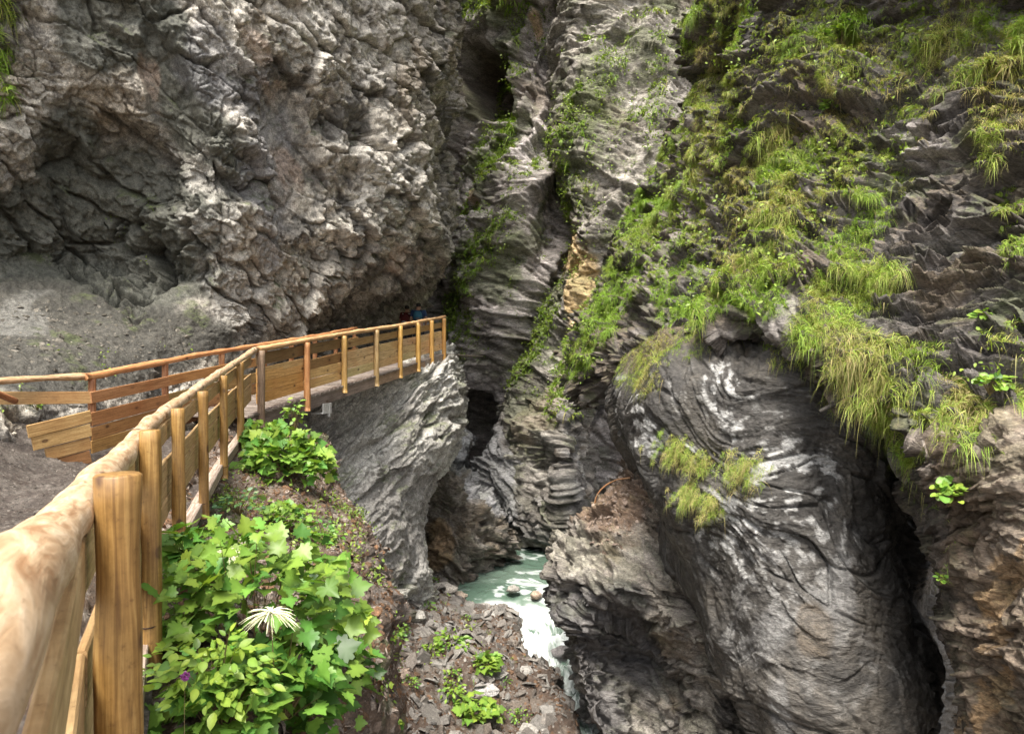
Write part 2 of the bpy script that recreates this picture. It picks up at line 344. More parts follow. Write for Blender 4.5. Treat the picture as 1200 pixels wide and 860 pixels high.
g = [[(250, 470, 17), (250, 500, 14.5), (260, 560, 14.0), (270, 620, 13.8), (280, 700, 13.5), (290, 800, 13), (300, 950, 12)],
     [(330, 455, 20), (335, 475, 16.5), (340, 520, 15.8), (345, 580, 15.3), (352, 640, 15), (358, 720, 14.5), (370, 860, 13.5)],
     [(400, 445, 21), (400, 458, 17.8), (405, 500, 17), (412, 550, 16.4), (420, 610, 16), (430, 690, 15.6), (430, 860, 15)],
     [(465, 428, 23), (462, 437, 19.2), (465, 470, 18.3), (462, 530, 17.6), (460, 590, 17.2), (462, 660, 17), (470, 860, 16)],
     [(505, 415, 26), (505, 420, 20.6), (512, 450, 19.6), (508, 500, 18.8), (485, 560, 18.2), (482, 620, 18), (490, 680, 18), (500, 860, 17)][:1] + [(505, 420, 20.6), (512, 450, 19.6), (506, 510, 18.9), (482, 580, 18.3), (484, 655, 18.1), (500, 860, 17)],
     [(522, 412, 27), (524, 419, 22.6), (536, 452, 21.3), (528, 512, 20.6), (497, 585, 20), (493, 658, 19.6), (520, 860, 18)],
     [(518, 412, 31), (520, 420, 27), (530, 455, 26), (522, 512, 25), (488, 585, 24.5), (485, 660, 24), (520, 860, 22)],
     [(440, 420, 34), (440, 430, 34), (440, 460, 34), (440, 512, 33), (430, 585, 32), (430, 660, 31), (430, 860, 30)]]
patch('rock_buttress', g, d_butt, c_butt, M_CRAG, step=1.4, label='pale grey fluted rock buttress under the far end of the walkway')

# --- banded far walls
def strata_disp(R, amp, sc, seed):
    def f(P, px, py, N):
        w = P + 0.42 * sc * np.stack([fbm(P / (2.4 * sc), 3, 61 + seed), fbm(P / (2.4 * sc), 3, 63 + seed), fbm(P / (2.4 * sc), 3, 65 + seed)], 1)
        f1, e1 = facet(bed(w, R, (3.4 * sc, 3.4 * sc, .75 * sc)), 3 + seed); f2, e2 = facet(bed(w, R, (1.3 * sc, 1.1 * sc, .34 * sc)), 7 + seed, 1.1)
        f3, e3 = facet(bed(w, R, (.42 * sc, .42 * sc, .13 * sc)), 17 + seed, 1.3)
        rr = ridge(bed(w, R, (1.6 * sc, 1.6 * sc, .3 * sc)), 3, 5 + seed)
        return amp * (.8 * fbm(P / (3.5 * sc), 3, seed) + .55 * f1 + .36 * f2 + .19 * f3 + .10 * rr + .06 * fbm(P / (.2 * sc), 3, 31))
    return f
def strata_col(R, sc, seed, base, light, dark, moss=.8, lightamt=.8, extra=None, wet=.2):
    def f(P, px, py, N):
        n = len(P); c = np.tile(np.array(base, np.float32), (n, 1))
        w = P + 0.42 * sc * np.stack([fbm(P / (2.4 * sc), 3, 61 + seed), fbm(P / (2.4 * sc), 3, 63 + seed), fbm(P / (2.4 * sc), 3, 65 + seed)], 1)
        a = fbm(bed(w, R, (1.8 * sc, 1.8 * sc, .25 * sc)), 5, 12 + seed, .62); b = fbm(P / (1.5 * sc), 4, 19 + seed, .6)
        c = mixc(c, light, sst(.02, .6, a + .45 * b) * lightamt)
        c = mixc(c, dark, sst(.05, .6, -a + .3 * b) * .85)
        br = sst(.25, .8, fbm(P / (1.2 * sc), 4, 41 + seed)); c = mixc(c, (0.17, 0.125, 0.075), br * .5)
        al = np.full(n, wet, np.float32) * sst(-.1, .6, a)
        if extra is not None: c, al = extra(c, al, P, px, py, N, a)
        ms = sst(.12, .5, fbm(P / (.8 * sc), 5, 90 + seed, .62) + .35 * N[:, 2]) * moss
        c = mixc(c, (0.075, 0.095, 0.028), np.clip(ms, 0, 1) * .75)
        return np.concatenate([c, al[:, None]], 1)
    return f
R_B = rotm(0.15, -0.48, 0.1); R_R = rotm(-0.1, -0.46, 0.15)
def ex_back(c, al, P, px, py, N, a):
    cv = blobs(px, py, P, [(558, 92, 34, 46, 0)], 10, 2.0, 71); c = mixc(c, (0.10, 0.075, 0.05), cv * .8)
    lt = blobs(px, py, P, [(630, 60, 26, 60, 20), (620, 210, 34, 40, 30), (560, 225, 36, 26, 10), (600, 330, 34, 90, 28), (585, 430, 34, 60, 20)], 30, 3, 72)
    c = mixc(c, (0.62, 0.56, 0.55), lt * .6 * sst(-.4, .4, a))
    oc = blobs(px, py, P, [(628, 25, 12, 14, 0), (560, 235, 10, 10, 0)], 8, 2, 74); c = mixc(c, (0.55, 0.36, 0.18), oc * .6)
    gr = blobs(px, py, P, [(560, 12, 50, 22, 0), (592, 110, 12, 90, 8), (580, 180, 22, 40, 30), (545, 330, 14, 50, 0), (535, 400, 14, 50, 0), (600, 300, 10, 90, 35)], 24, 2, 75)
    c = mixc(c, (0.085, 0.11, 0.03), gr * .6)
    return c, al
def d_back(P, px, py, N):
    h = strata_disp(R_B, .50, 1.5, 100)(P, px, py, N) + 1.5 * fbm(P / 7.0, 3, 111) + .9 * ridge((P @ rotm(0, .9, 0).T) / np.array((6, 6, 2.2), np.float32), 2, 112)
    cv = blobs(px, py, P, [(562, 90, 28, 42, -8)], 8, 2.0, 71)
    cv2 = blobs(px, py, P, [(552, 512, 34, 56, -4)], 6, 2.0, 76)
    return h * (1 - .5 * np.maximum(cv, cv2)) - 3.0 * cv - 4.0 * cv2
g = [[(430, -500, 36), (430, -150, 38), (430, 0, 40), (430, 150, 40), (430, 300, 40), (430, 450, 40), (430, 560, 40), (430, 700, 38)],
     [(500, -500, 34), (500, -150, 36), (505, 0, 38), (505, 150, 37), (505, 300, 36), (505, 430, 36), (505, 560, 36), (505, 700, 35)],
     [(555, -500, 33), (555, -150, 34), (555, 0, 36), (555, 150, 35.5), (550, 300, 34.5), (548, 430, 35), (550, 545, 35.5), (550, 700, 34)],
     [(620, -500, 31), (620, -150, 32), (620, 0, 34), (620, 150, 33.5), (610, 280, 32.5), (600, 400, 33), (600, 520, 34), (600, 700, 33)],
     [(680, -500, 31), (680, -150, 33), (680, 0, 34.5), (680, 150, 34.5), (670, 280, 34), (655, 400, 35), (660, 520, 35), (660, 700, 34)],
     [(760, -500, 32), (760, -150, 34), (760, 0, 36), (760, 150, 36), (740, 280, 36), (740, 400, 37), (740, 520, 36), (740, 700, 36)],
     [(900, -500, 32), (900, -150, 34), (900, 0, 36), (900, 150, 36), (900, 280, 36), (900, 400, 37), (900, 520, 36), (900, 700, 36)]]
patch('back_cliff', g, d_back, strata_col(R_B, 2.0, 100, (0.36, 0.325, 0.305), (0.60, 0.55, 0.53), (0.14, 0.125, 0.11), moss=.6, extra=ex_back), M_FAR, step=1.6,
      label='layered lilac grey cliff closing the gorge behind the pool')
def ex_pil(c, al, P, px, py, N, a):
    oc = blobs(px, py, P, [(676, 345, 17, 62, 4), (665, 300, 14, 26, 0)], 10, 2, 74); c = mixc(c, (0.62, 0.44, 0.22), oc * .85)
    oc = blobs(px, py, P, [(640, 470, 20, 60, 25), (655, 415, 14, 40, 20)], 10, 2, 78); c = mixc(c, (0.36, 0.30, 0.22), oc * .7)
    oc = blobs(px, py, P, [(735, 12, 70, 16, 10)], 16, 2, 79); c = mixc(c, (0.42, 0.39, 0.34), oc * .8)
    gr = blobs(px, py, P, [(690, 130, 22, 60, 25), (660, 230, 12, 50, 10), (760, 30, 30, 16, 0), (625, 380, 18, 60, 25), (720, 290, 18, 40, 0)], 24, 2, 75)
    c = mixc(c, (0.085, 0.105, 0.03), gr * .55); cleft_shade = blobs(px, py, P, [(722, 540, 50, 100, 0)], 8, 2, 81); c = mixc(c, (0.028, 0.026, 0.024), cleft_shade * .93)  # last blob: shadow of the deep cleft painted into the rock colour
    return c, al
g = [[(675, -500, 37), (672, -150, 37), (668, 0, 37), (662, 90, 37), (657, 180, 36), (655, 280, 35.5), (640, 340, 35), (612, 430, 34.5), (596, 520, 34), (598, 640, 32)],
     [(672, -500, 31), (668, -150, 31.5), (668, 0, 32.5), (664, 90, 32.2), (656, 180, 31.5), (658, 280, 30.8), (640, 335, 30.5), (612, 425, 30), (592, 520, 29.5), (596, 640, 27.5)],
     [(700, -500, 28.5), (700, -150, 29.5), (704, 0, 31), (700, 90, 30.5), (685, 180, 29.5), (680, 280, 28.6), (670, 345, 28.8), (645, 430, 28.3), (622, 520, 27.6), (622, 640, 26.3)],
     [(745, -500, 28), (745, -150, 29), (745, 0, 31), (740, 90, 30), (725, 180, 28.6), (722, 280, 27.6), (705, 345, 28.0), (690, 430, 27.2), (668, 520, 26.4), (662, 640, 25.5)],
     [(790, -500, 28), (790, -150, 29), (790, 0, 31), (790, 90, 30), (790, 180, 28.6), (780, 280, 28), (765, 345, 28.0), (694, 430, 29), (672, 520, 36), (672, 640, 38)],
     [(880, -500, 28), (880, -150, 29), (880, 0, 31), (880, 90, 30), (880, 180, 29), (880, 280, 29), (880, 345, 29.0), (775, 425, 42), (775, 520, 50), (775, 640, 52)]]
patch('pillar_cliff', g, (lambda P, px, py, N: strata_disp(R_B, .40, 1.2, 120)(P, px, py, N) + .6 * fbm(P / 4.0, 3, 121) + .5 * ridge((P @ rotm(0, 1.1, 0).T) / np.array((5, 5, 1.8), np.float32), 2, 122)), strata_col(R_B, 1.7, 120, (0.29, 0.265, 0.235), (0.54, 0.50, 0.45), (0.11, 0.10, 0.08), moss=.75, extra=ex_pil), M_FAR, step=1.6,
      label='mossy layered rock pillar with an ochre slab in the middle of the gorge')
# sculpted white rocks around the far pool
def ex_pool(c, al, P, px, py, N, a):
    lt = blobs(px, py, P, [(585, 560, 32, 48, 20), (605, 600, 26, 25, 0), (640, 500, 14, 40, 20)], 14, 2, 82); c = mixc(c, (0.42, 0.42, 0.43), lt * .6)
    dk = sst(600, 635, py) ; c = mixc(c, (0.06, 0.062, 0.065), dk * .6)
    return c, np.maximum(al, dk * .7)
g = [[(545, 560, 33), (548, 572, 31.5), (555, 600, 31), (560, 640, 31), (560, 700, 30)],
     [(575, 535, 33), (575, 550, 30.5), (575, 585, 29.5), (585, 635, 29), (585, 700, 29)],
     [(597, 505, 32), (597, 520, 29.5), (598, 570, 28.6), (612, 628, 28.4), (615, 700, 28)],
     [(622, 490, 31), (622, 505, 28.2), (622, 560, 27.6), (630, 622, 27.8), (632, 700, 27)],
     [(645, 470, 31), (650, 490, 26.8), (655, 550, 26.2), (655, 620, 26.4), (655, 700, 26)],
     [(656, 458, 30), (662, 480, 26.4), (662, 545, 25.8), (674, 620, 25.8), (682, 700, 25)],
     [(684, 450, 32), (686, 472, 30), (682, 540, 29), (690, 620, 29), (696, 700, 29)],
     [(676, 440, 46), (676, 465, 46), (674, 540, 46), (682, 620, 46), (690, 700, 46)]]
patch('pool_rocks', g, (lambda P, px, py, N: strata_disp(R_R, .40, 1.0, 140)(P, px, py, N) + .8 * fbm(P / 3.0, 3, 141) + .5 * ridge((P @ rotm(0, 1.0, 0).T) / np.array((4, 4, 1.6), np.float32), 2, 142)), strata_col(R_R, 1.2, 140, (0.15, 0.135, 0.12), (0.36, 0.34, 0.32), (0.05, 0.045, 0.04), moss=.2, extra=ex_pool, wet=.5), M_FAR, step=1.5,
      label='dark water worn rock ledges on the far side of the pool')
# brown spur this side of the pool
def ex_spur(c, al, P, px, py, N, a):
    t = blobs(px, py, P, [(565, 585, 36, 16, 38), (525, 555, 20, 10, 45)], 8, 2, 82); c = mixc(c, (0.40, 0.40, 0.41), t * .7)
    b = blobs(px, py, P, [(515, 640, 18, 30, 0)], 12, 2, 85); c = mixc(c, (0.30, 0.19, 0.09), b * .6)
    return c, np.maximum(al, .5 * sst(600, 680, py))
g = [[(480, 528, 30), (482, 540, 24.5), (484, 600, 23.4), (488, 660, 23), (492, 760, 22)],
     [(510, 535, 30), (509, 548, 24.2), (512, 600, 23.0), (516, 665, 22.6), (520, 760, 22)],
     [(545, 560, 30), (540, 568, 24.4), (543, 612, 23.0), (550, 672, 22.6), (552, 760, 22)],
     [(575, 585, 30), (568, 590, 25.2), (572, 625, 24.0), (572, 672, 23.8), (572, 760, 23)],
     [(592, 602, 31), (589, 606, 26.6), (592, 630, 25.8), (580, 668, 25.4), (580, 760, 25)],
     [(588, 612, 32), (588, 618, 30), (590, 640, 29), (578, 668, 28), (578, 760, 28)]]
patch('brown_spur', g, strata_disp(rotm(.1, -.75, .1), .60, .62, 150), strata_col(rotm(.1, -.75, .1), .6, 150, (0.17, 0.145, 0.115), (0.30, 0.27, 0.24), (0.065, 0.05, 0.04), moss=.3, extra=ex_spur, wet=.3), M_FAR, step=1.5,
      label='brown slanted rock spur dipping into the near edge of the pool')
g = [[(505, 500, 36), (507, 515, 31), (508, 560, 30.5), (510, 640, 30)],
     [(530, 494, 36), (530, 508, 30.2), (528, 556, 29.2), (530, 640, 29)],
     [(552, 506, 36), (551, 516, 30.6), (543, 556, 29.6), (544, 640, 29)],
     [(560, 514, 38), (555, 524, 34), (550, 556, 33), (550, 640, 32)]]
patch('white_rock', g, strata_disp(R_R, .3, 1.0, 160), strata_col(R_R, 1.0, 160, (0.36, 0.36, 0.365), (0.5, 0.5, 0.5), (0.2, 0.2, 0.2), moss=0), M_FAR, step=1.5,
      label='smooth white rock at the mouth of the dark hollow')

# --- middle spur (dirt topped) right of the cascade
def ex_mid(c, al, P, px, py, N, a):
    dt = blobs(px, py, P, [(735, 590, 30, 62, 38)], 16, 1.5, 82); c = mixc(c, (0.155, 0.10, 0.065), dt * .85)
    lt = blobs(px, py, P, [(670, 645, 26, 22, 0), (780, 690, 22, 70, 20), (835, 790, 22, 70, 15)], 18, 1.5, 84); c = mixc(c, (0.27, 0.245, 0.205), lt * .55)
    dk = blobs(px, py, P, [(690, 780, 45, 110, -12), (740, 740, 24, 70, -20)], 20, 1.5, 86); c = mixc(c, (0.075, 0.072, 0.075), dk * .75)
    return c, np.maximum(al * (1 - dt), dk * .75)
g = [[(748, 530, 20), (712, 585, 21), (682, 632, 21), (668, 660, 20), (672, 740, 19), (684, 805, 18), (712, 880, 17), (740, 1000, 15)],
     [(752, 532, 18), (716, 583, 17.6), (682, 628, 16.6), (664, 662, 15.8), (668, 740, 15.4), (681, 805, 15.0), (710, 880, 14.6), (740, 1000, 13)],
     [(768, 555, 16), (735, 600, 15.6), (700, 645, 15.2), (680, 690, 14.8), (690, 745, 15.0), (705, 810, 14.8), (730, 880, 14.5), (770, 1000, 13)],
     [(790, 590, 15), (770, 630, 14.8), (745, 660, 14.3), (730, 700, 14.1), (745, 745, 15.6), (765, 810, 15.4), (785, 880, 15), (810, 1000, 14)],
     [(815, 620, 14.5), (800, 650, 14.2), (785, 680, 13.7), (790, 720, 13.6), (805, 760, 13.8), (822, 810, 13.7), (840, 880, 13.5), (860, 1000, 12.5)],
     [(860, 640, 14.5), (850, 670, 14.2), (850, 700, 14), (860, 730, 14), (870, 770, 14), (880, 820, 14), (890, 880, 14), (900, 1000, 13)],
     [(940, 640, 15), (940, 670, 15), (940, 700, 15), (940, 730, 15), (940, 770, 15), (940, 820, 15), (940, 880, 15), (940, 1000, 14)]]
patch('middle_spur', g, strata_disp(rotm(.2, -.5, .3), .42, .75, 170), strata_col(rotm(.2, -.5, .3), .7, 170, (0.17, 0.15, 0.13), (0.32, 0.295, 0.26), (0.06, 0.055, 0.05), moss=.25, extra=ex_mid, wet=.4), M_STRATA, step=1.5,
      label='wet dark rock spur with a red brown dirt top beside the cascade')

# --- right side: big sculpted bulge
def d_bulge(P, px, py, N):
    R = rotm(0.1, -0.5, 0.2)
    w = P + .9 * np.stack([fbm(P / 2.6, 2, 161), fbm(P / 2.6, 2, 163), fbm(P / 2.6, 2, 165)], 1)
    a = ridge(bed(w, R, (2.4, 2.4, .42)), 3, 167, .55)
    b = ridge(bed(w, R, (.9, .9, .13)), 2, 171)
    f1, e1 = facet(bed(w, R, (1.6, 1.6, .4)), 23); f2, e2 = facet(bed(w, R, (.5, .5, .12)), 25)
    return .42 * fbm(P / 2.4, 3, 180) + .03 * a + .012 * b + .06 * f1 + .022 * f2 + .012 * facet(bed(w, R, (.2, .2, .05)), 27, 1.2)[0] - .07 * (1 - sst(0, .09, e1)) * sst(-.1, .3, fbm(P / 1.1, 2, 182)) + .012 * fbm(P / .08, 3, 181)
def c_bulge(P, px, py, N):
    R = rotm(0.1, -0.5, 0.2); n = len(P); c = np.tile(np.array((0.046, 0.042, 0.038), np.float32), (n, 1))
    w = P + .9 * np.stack([fbm(P / 2.6, 2, 161), fbm(P / 2.6, 2, 163), fbm(P / 2.6, 2, 165)], 1)
    a = fbm(bed(w, R, (.9, .9, .10)), 5, 183, .65); q = fbm(P / .18, 3, 187, .6)
    z1 = blobs(px, py, P, [(860, 470, 34, 40, 20), (935, 560, 70, 62, 25), (925, 660, 85, 60, 10), (900, 750, 60, 50, 0), (970, 780, 60, 60, 0), (765, 500, 22, 60, -25), (900, 620, 110, 50, 20), (925, 380, 14, 22, 0)], 30, 1.2, 189)
    m = sst(-.05, .40, a + .9 * q - .45 * (1 - z1)) * np.maximum(z1, .15)
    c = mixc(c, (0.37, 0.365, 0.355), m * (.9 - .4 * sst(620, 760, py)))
    tn = blobs(px, py, P, [(950, 820, 110, 70, 0), (1010, 740, 26, 80, 0), (880, 830, 50, 60, 0)], 24, 1.2, 191)
    c = mixc(c, (0.125, 0.108, 0.088), tn * .55 * sst(-.6, .3, a))
    vnm = sst(.72, .95, ridge(bed(w, R, (1.3, 1.3, .22)), 3, 195)) * sst(-.2, .3, fbm(P / .9, 2, 196)); c = mixc(c, (0.50, 0.49, 0.47), vnm * .7)
    lg = blobs(px, py, P, [(930, 760, 90, 130, 0)], 30, 1.2, 205); c = mixc(c, (0.085, 0.078, 0.07), lg * .4)
    pt = blobs(px, py, P, [(905, 745, 22, 35, 30), (985, 700, 22, 60, 10), (930, 820, 10, 45, 0)], 12, 1.2, 193); c = mixc(c, (0.22, 0.215, 0.21), pt * .5)
    st = blobs(px, py, P, [(960, 740, 20, 30, -30)], 14, 1.2, 194); c = mixc(c, (0.10, 0.075, 0.05), st * .6)
    tp = sst(-.1, .5, fbm(P / .6, 3, 197)); c = mixc(c, (0.10, 0.088, 0.072), tp * .5 * (1 - z1))
    sl_ = blobs(px, py, P, [(800, 395, 75, 26, -25), (880, 385, 60, 26, 0), (960, 405, 50, 24, 20)], 24, .8, 207); c = mixc(c, (0.10, 0.078, 0.05), sl_ * .8)
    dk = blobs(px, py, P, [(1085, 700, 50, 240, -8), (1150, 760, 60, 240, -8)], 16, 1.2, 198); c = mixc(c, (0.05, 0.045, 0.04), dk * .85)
    return np.concatenate([c, (.35 + .35 * sst(-.3, .4, fbm(P / .5, 3, 199)))[:, None]], 1)
g = [[(735, 425, 20), (722, 480, 19), (738, 540, 18.5), (770, 620, 18), (815, 700, 17), (850, 790, 16), (868, 880, 15), (880, 1020, 14)],
     [(748, 425, 17.5), (729, 468, 14.4), (745, 530, 13.2), (778, 612, 12.6), (822, 700, 12.2), (858, 790, 11.9), (874, 880, 11.6), (886, 1020, 11)],
     [(790, 392, 16.5), (775, 436, 12.8), (790, 510, 11.7), (822, 600, 11.2), (860, 690, 11), (885, 780, 11), (895, 880, 10.8), (905, 1020, 10)],
     [(860, 370, 15.5), (860, 408, 11.9), (870, 480, 10.9), (890, 575, 10.4), (910, 675, 10.2), (925, 770, 10.2), (930, 880, 10.1), (940, 1020, 9.5)],
     [(940, 375, 14), (945, 425, 11), (955, 480, 10.4), (974.6, 570, 10), (991, 670, 9.8), (1001, 770, 9.8), (1006, 880, 9.8), (1016, 1020, 9.2)],
     [(1000, 400, 13.5), (1010, 450, 11), (1022.13, 500, 10.6), (1035.67, 580, 10.4), (1046, 670, 10.2), (1051, 770, 10.2), (1061, 880, 10.2), (1071, 1020, 9.6)],
     [(1040, 400, 13), (1050, 450, 12), (1061.73, 515, 12), (1075.73, 590, 12.2), (1088, 680, 12.2), (1101, 770, 12.2), (1116, 880, 12.2), (1126, 1020, 11)],
     [(1150, 400, 23), (1160, 450, 22), (1163.73, 515, 22), (1176.73, 590, 22), (1186, 680, 22), (1196, 770, 22), (1206, 880, 22), (1216, 1020, 21)]]
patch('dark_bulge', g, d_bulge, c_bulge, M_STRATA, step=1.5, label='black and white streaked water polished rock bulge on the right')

# --- upper right: ledged slope with grass
def ex_slope(c, al, P, px, py, N, a):
    so_ = sst(-.05, .45, fbm(P / .9, 4, 211) + .5 * N[:, 2]); c = mixc(c, (0.105, 0.08, 0.055), so_ * .75)
    wt = blobs(px, py, P, [(925, 375, 16, 24, 0), (855, 390, 12, 10, 0), (1075, 170, 45, 25, 25), (1140, 60, 40, 40, 0)], 14, 1, 213); c = mixc(c, (0.33, 0.30, 0.28), wt * .65)
    pr = blobs(px, py, P, [(790, 250, 26, 120, 22)], 20, 1, 215); c = mixc(c, (0.24, 0.20, 0.185), pr * .5)
    return c, al
def d_slope(P, px, py, N):
    h = strata_disp(R_R, .55, .8, 200)(P, px, py, N)
    cl = blobs(px, py, P, [(835, 90, 26, 50, 15)], 14, 1.5, 217)
    return h - 1.3 * cl
g = [[(850, -500, 24), (850, -150, 25), (838, -20, 26), (815, 60, 26), (815, 130, 27), (772, 225, 27), (715, 335, 26), (690, 425, 25), (690, 470, 23)],
     [(830, -500, 20), (830, -150, 20.5), (822, -20, 21), (802, 60, 21), (800, 130, 21.5), (758, 225, 21.5), (700, 335, 21.5), (668, 430, 21), (690, 480, 20)],
     [(860, -500, 16), (860, -150, 17), (850, -20, 17.5), (835, 60, 18), (825, 130, 17.5), (795, 225, 17.5), (745, 330, 17.5), (706, 420, 17.5), (730, 462, 17)],
     [(900, -500, 13.5), (900, -150, 14.5), (892, -20, 15), (880, 60, 15.2), (865, 130, 14.8), (845, 225, 14.5), (800, 325, 14.2), (762, 402, 13.9), (768, 446, 15.2)],
     [(980, -500, 11.5), (980, -150, 12.5), (975, -20, 13), (965, 60, 13), (950, 140, 12.6), (925, 225, 12.2), (890, 310, 11.8), (862, 378, 11.4), (858, 412, 13)],
     [(1070, -500, 10), (1070, -150, 11), (1065, -20, 11.6), (1055, 60, 11.6), (1045, 150, 11), (1020, 240, 10.8), (985, 330, 10.2), (952, 405, 9.9), (938, 446, 11.5)],
     [(1150, -500, 9), (1150, -150, 10), (1150, -20, 10.5), (1140, 70, 10.4), (1125, 170, 9.9), (1100, 270, 9.7), (1060, 370, 9.2), (1020, 455, 8.9), (1000, 490, 9.8)],
     [(1240, -500, 8), (1240, -150, 9), (1240, -20, 9.3), (1235, 90, 9.1), (1215, 200, 8.7), (1190, 310, 8.4), (1140, 420, 8.1), (1085, 505, 7.9), (1070, 530, 9.4)],
     [(1400, -500, 7), (1400, -150, 7.8), (1400, -20, 8), (1390, 100, 7.8), (1370, 220, 7.5), (1330, 350, 7.2), (1270, 440, 7.2), (1190, 520, 7.1), (1160, 545, 8.6)],
     [(2200, -500, 4.5), (2200, -150, 5), (2200, -20, 5), (2200, 100, 5), (2200, 220, 5), (2200, 350, 4.9), (2200, 430, 5.0), (2200, 500, 4.9), (2200, 530, 5.8)]]
patch('right_slope', g, d_slope, strata_col(R_R, .8, 200, (0.10, 0.088, 0.08), (0.22, 0.20, 0.185), (0.04, 0.035, 0.032), moss=.6, lightamt=.6, extra=ex_slope, wet=.35), M_STRATA, step=1.5,
      label='dark ledged rock slope overgrown with grass on the upper right')
# --- right lower wall, brown
def ex_rw(c, al, P, px, py, N, a):
    oc = blobs(px, py, P, [(1180, 720, 26, 50, 10), (1165, 790, 18, 26, 0), (1190, 660, 14, 20, 0), (1150, 830, 16, 30, 0)], 44, .5, 221); c = mixc(c, (0.30, 0.195, 0.10), oc * .7)
    pk = blobs(px, py, P, [(1075, 520, 24, 42, -40), (1090, 600, 16, 18, 0)], 14, .8, 223); c = mixc(c, (0.33, 0.285, 0.25), pk * .6); so_ = blobs(px, py, P, [(1100, 560, 50, 60, 30), (1130, 620, 30, 40, 0)], 24, .8, 225); c = mixc(c, (0.10, 0.07, 0.048), so_ * .75 * (1 - pk))
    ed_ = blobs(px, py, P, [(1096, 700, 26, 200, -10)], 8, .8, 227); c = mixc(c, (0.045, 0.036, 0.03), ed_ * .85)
    return c, al
g = [[(1091, 490, 12), (1076.6, 560, 12), (1109.07, 640, 12), (1124, 720, 12), (1140, 800, 11.5), (1155, 900, 11), (1170, 1050, 10)],
     [(1046, 480, 9.6), (1064.8, 530, 8.4), (1099.07, 640, 8.5), (1114, 720, 8.3), (1130, 800, 8.1), (1145, 900, 7.9), (1160, 1050, 7.5)],
     [(1076, 480, 9.2), (1098.05, 522, 7.7), (1129.07, 640, 7.7), (1142, 720, 7.5), (1158, 800, 7.4), (1170, 900, 7.2), (1185, 1050, 7)],
     [(1126, 470, 9), (1147.4, 515, 7.3), (1179.07, 640, 7.1), (1188, 720, 6.9), (1200, 800, 6.8), (1210, 900, 6.7), (1200, 1050, 6.4)],
     [(1200, 450, 8.6), (1225, 510, 6.8), (1240, 640, 6.5), (1245, 720, 6.3), (1250, 800, 6.2), (1255, 900, 6.1), (1260, 1050, 5.8)],
     [(1450, 440, 7.6), (1480, 505, 5.9), (1500, 640, 5.5), (1500, 720, 5.3), (1500, 800, 5.2), (1500, 900, 5.1), (1500, 1050, 4.8)],
     [(2200, 480, 4.8), (2200, 545, 4.6), (2200, 640, 4.4), (2200, 720, 4.2), (2200, 800, 4.1), (2200, 900, 4), (2200, 1050, 3.8)]]
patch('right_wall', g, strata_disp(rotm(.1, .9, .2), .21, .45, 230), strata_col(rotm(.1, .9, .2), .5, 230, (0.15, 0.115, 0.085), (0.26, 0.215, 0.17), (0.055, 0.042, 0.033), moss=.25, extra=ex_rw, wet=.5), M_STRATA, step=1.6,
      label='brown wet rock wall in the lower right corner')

# --- soil bank under the near railing
def d_bank(P, px, py, N):
    h = .22 * fbm(P / 1.0, 3, 240) + .05 * fbm(P / .25, 4, 241, .6)
    rk = blobs(px, py, P, [(450, 690, 40, 60, 0), (400, 760, 30, 120, 0), (365, 545, 30, 30, 0)], 22, .8, 243)
    f1, e1 = facet(P / .45, 31); f2, e2 = facet(P / .16, 33)
    return h + (.16 * f1 + .06 * f2) * rk + .02 * f2
def c_bank(P, px, py, N):
    n = len(P); c = np.tile(np.array((0.095, 0.062, 0.042), np.float32), (n, 1))
    c = mixc(c, (0.15, 0.112, 0.085), sst(0, .5, fbm(P / .25, 4, 245, .65)))
    c = mixc(c, (0.065, 0.045, 0.03), sst(.05, .5, fbm(P / .7, 4, 247, .6)) * .8)
    f2, e2 = facet(P / .07, 37); c = mixc(c, (0.30, 0.26, 0.23), sst(.45, .7, f2) * .7)
    rk = blobs(px, py, P, [(450, 690, 36, 50, 0), (470, 710, 20, 30, 0)], 22, .8, 243); c = mixc(c, (0.14, 0.12, 0.105), rk * .7)
    c = mixc(c, (0.05, 0.07, 0.02), sst(.2, .6, fbm(P / .5, 4, 249)) * .55)
    return np.concatenate([c, np.full((n, 1), .15)], 1)
g = [[(-60, 900, 2.6), (-20, 760, 3.6), (100, 640, 5.2), (160, 585, 6.6), (210, 545, 8.6), (238, 520, 10.2), (255, 492, 11.6), (285, 470, 13.5)],
     [(120, 1000, 2.6), (150, 820, 3.7), (196, 690, 5.2), (225, 640, 6.6), (250, 575, 8.6), (268, 545, 10.2), (285, 502, 11.8), (305, 480, 13.7)],
     [(260, 1000, 2.9), (270, 830, 3.9), (280, 715, 5.3), (295, 650, 6.7), (305, 590, 8.6), (310, 552, 10.2), (315, 512, 11.8), (325, 490, 13.7)],
     [(340, 1020, 3.3), (345, 850, 4.2), (345, 740, 5.5), (350, 670, 6.9), (350, 612, 8.7), (350, 570, 10.2), (345, 530, 11.8), (345, 500, 13.7)],
     [(400, 1050, 3.9), (405, 890, 4.8), (415, 780, 6.0), (420, 700, 7.4), (405, 645, 8.9), (395, 595, 10.4), (372, 545, 12.0), (360, 510, 13.9)],
     [(425, 1100, 4.6), (425, 940, 5.4), (445, 820, 6.8), (462, 735, 8.1), (440, 670, 9.5), (415, 615, 11.0), (386, 560, 12.6), (366, 530, 14.3)],
     [(430, 1300, 5.4), (430, 1150, 6.2), (445, 1000, 7.6), (460, 900, 9.2), (440, 800, 10.8), (420, 720, 12.2), (390, 640, 13.6), (370, 600, 15)],
     [(400, 1700, 5.8), (400, 1500, 6.6), (430, 1250, 8.2), (440, 1100, 10), (430, 950, 11.6), (410, 850, 13), (380, 760, 14.4), (360, 700, 16)]]
patch('soil_bank', g, d_bank, c_bank, M_SOIL, step=1.7, label='dark brown soil bank falling away below the near railing', flip=False)

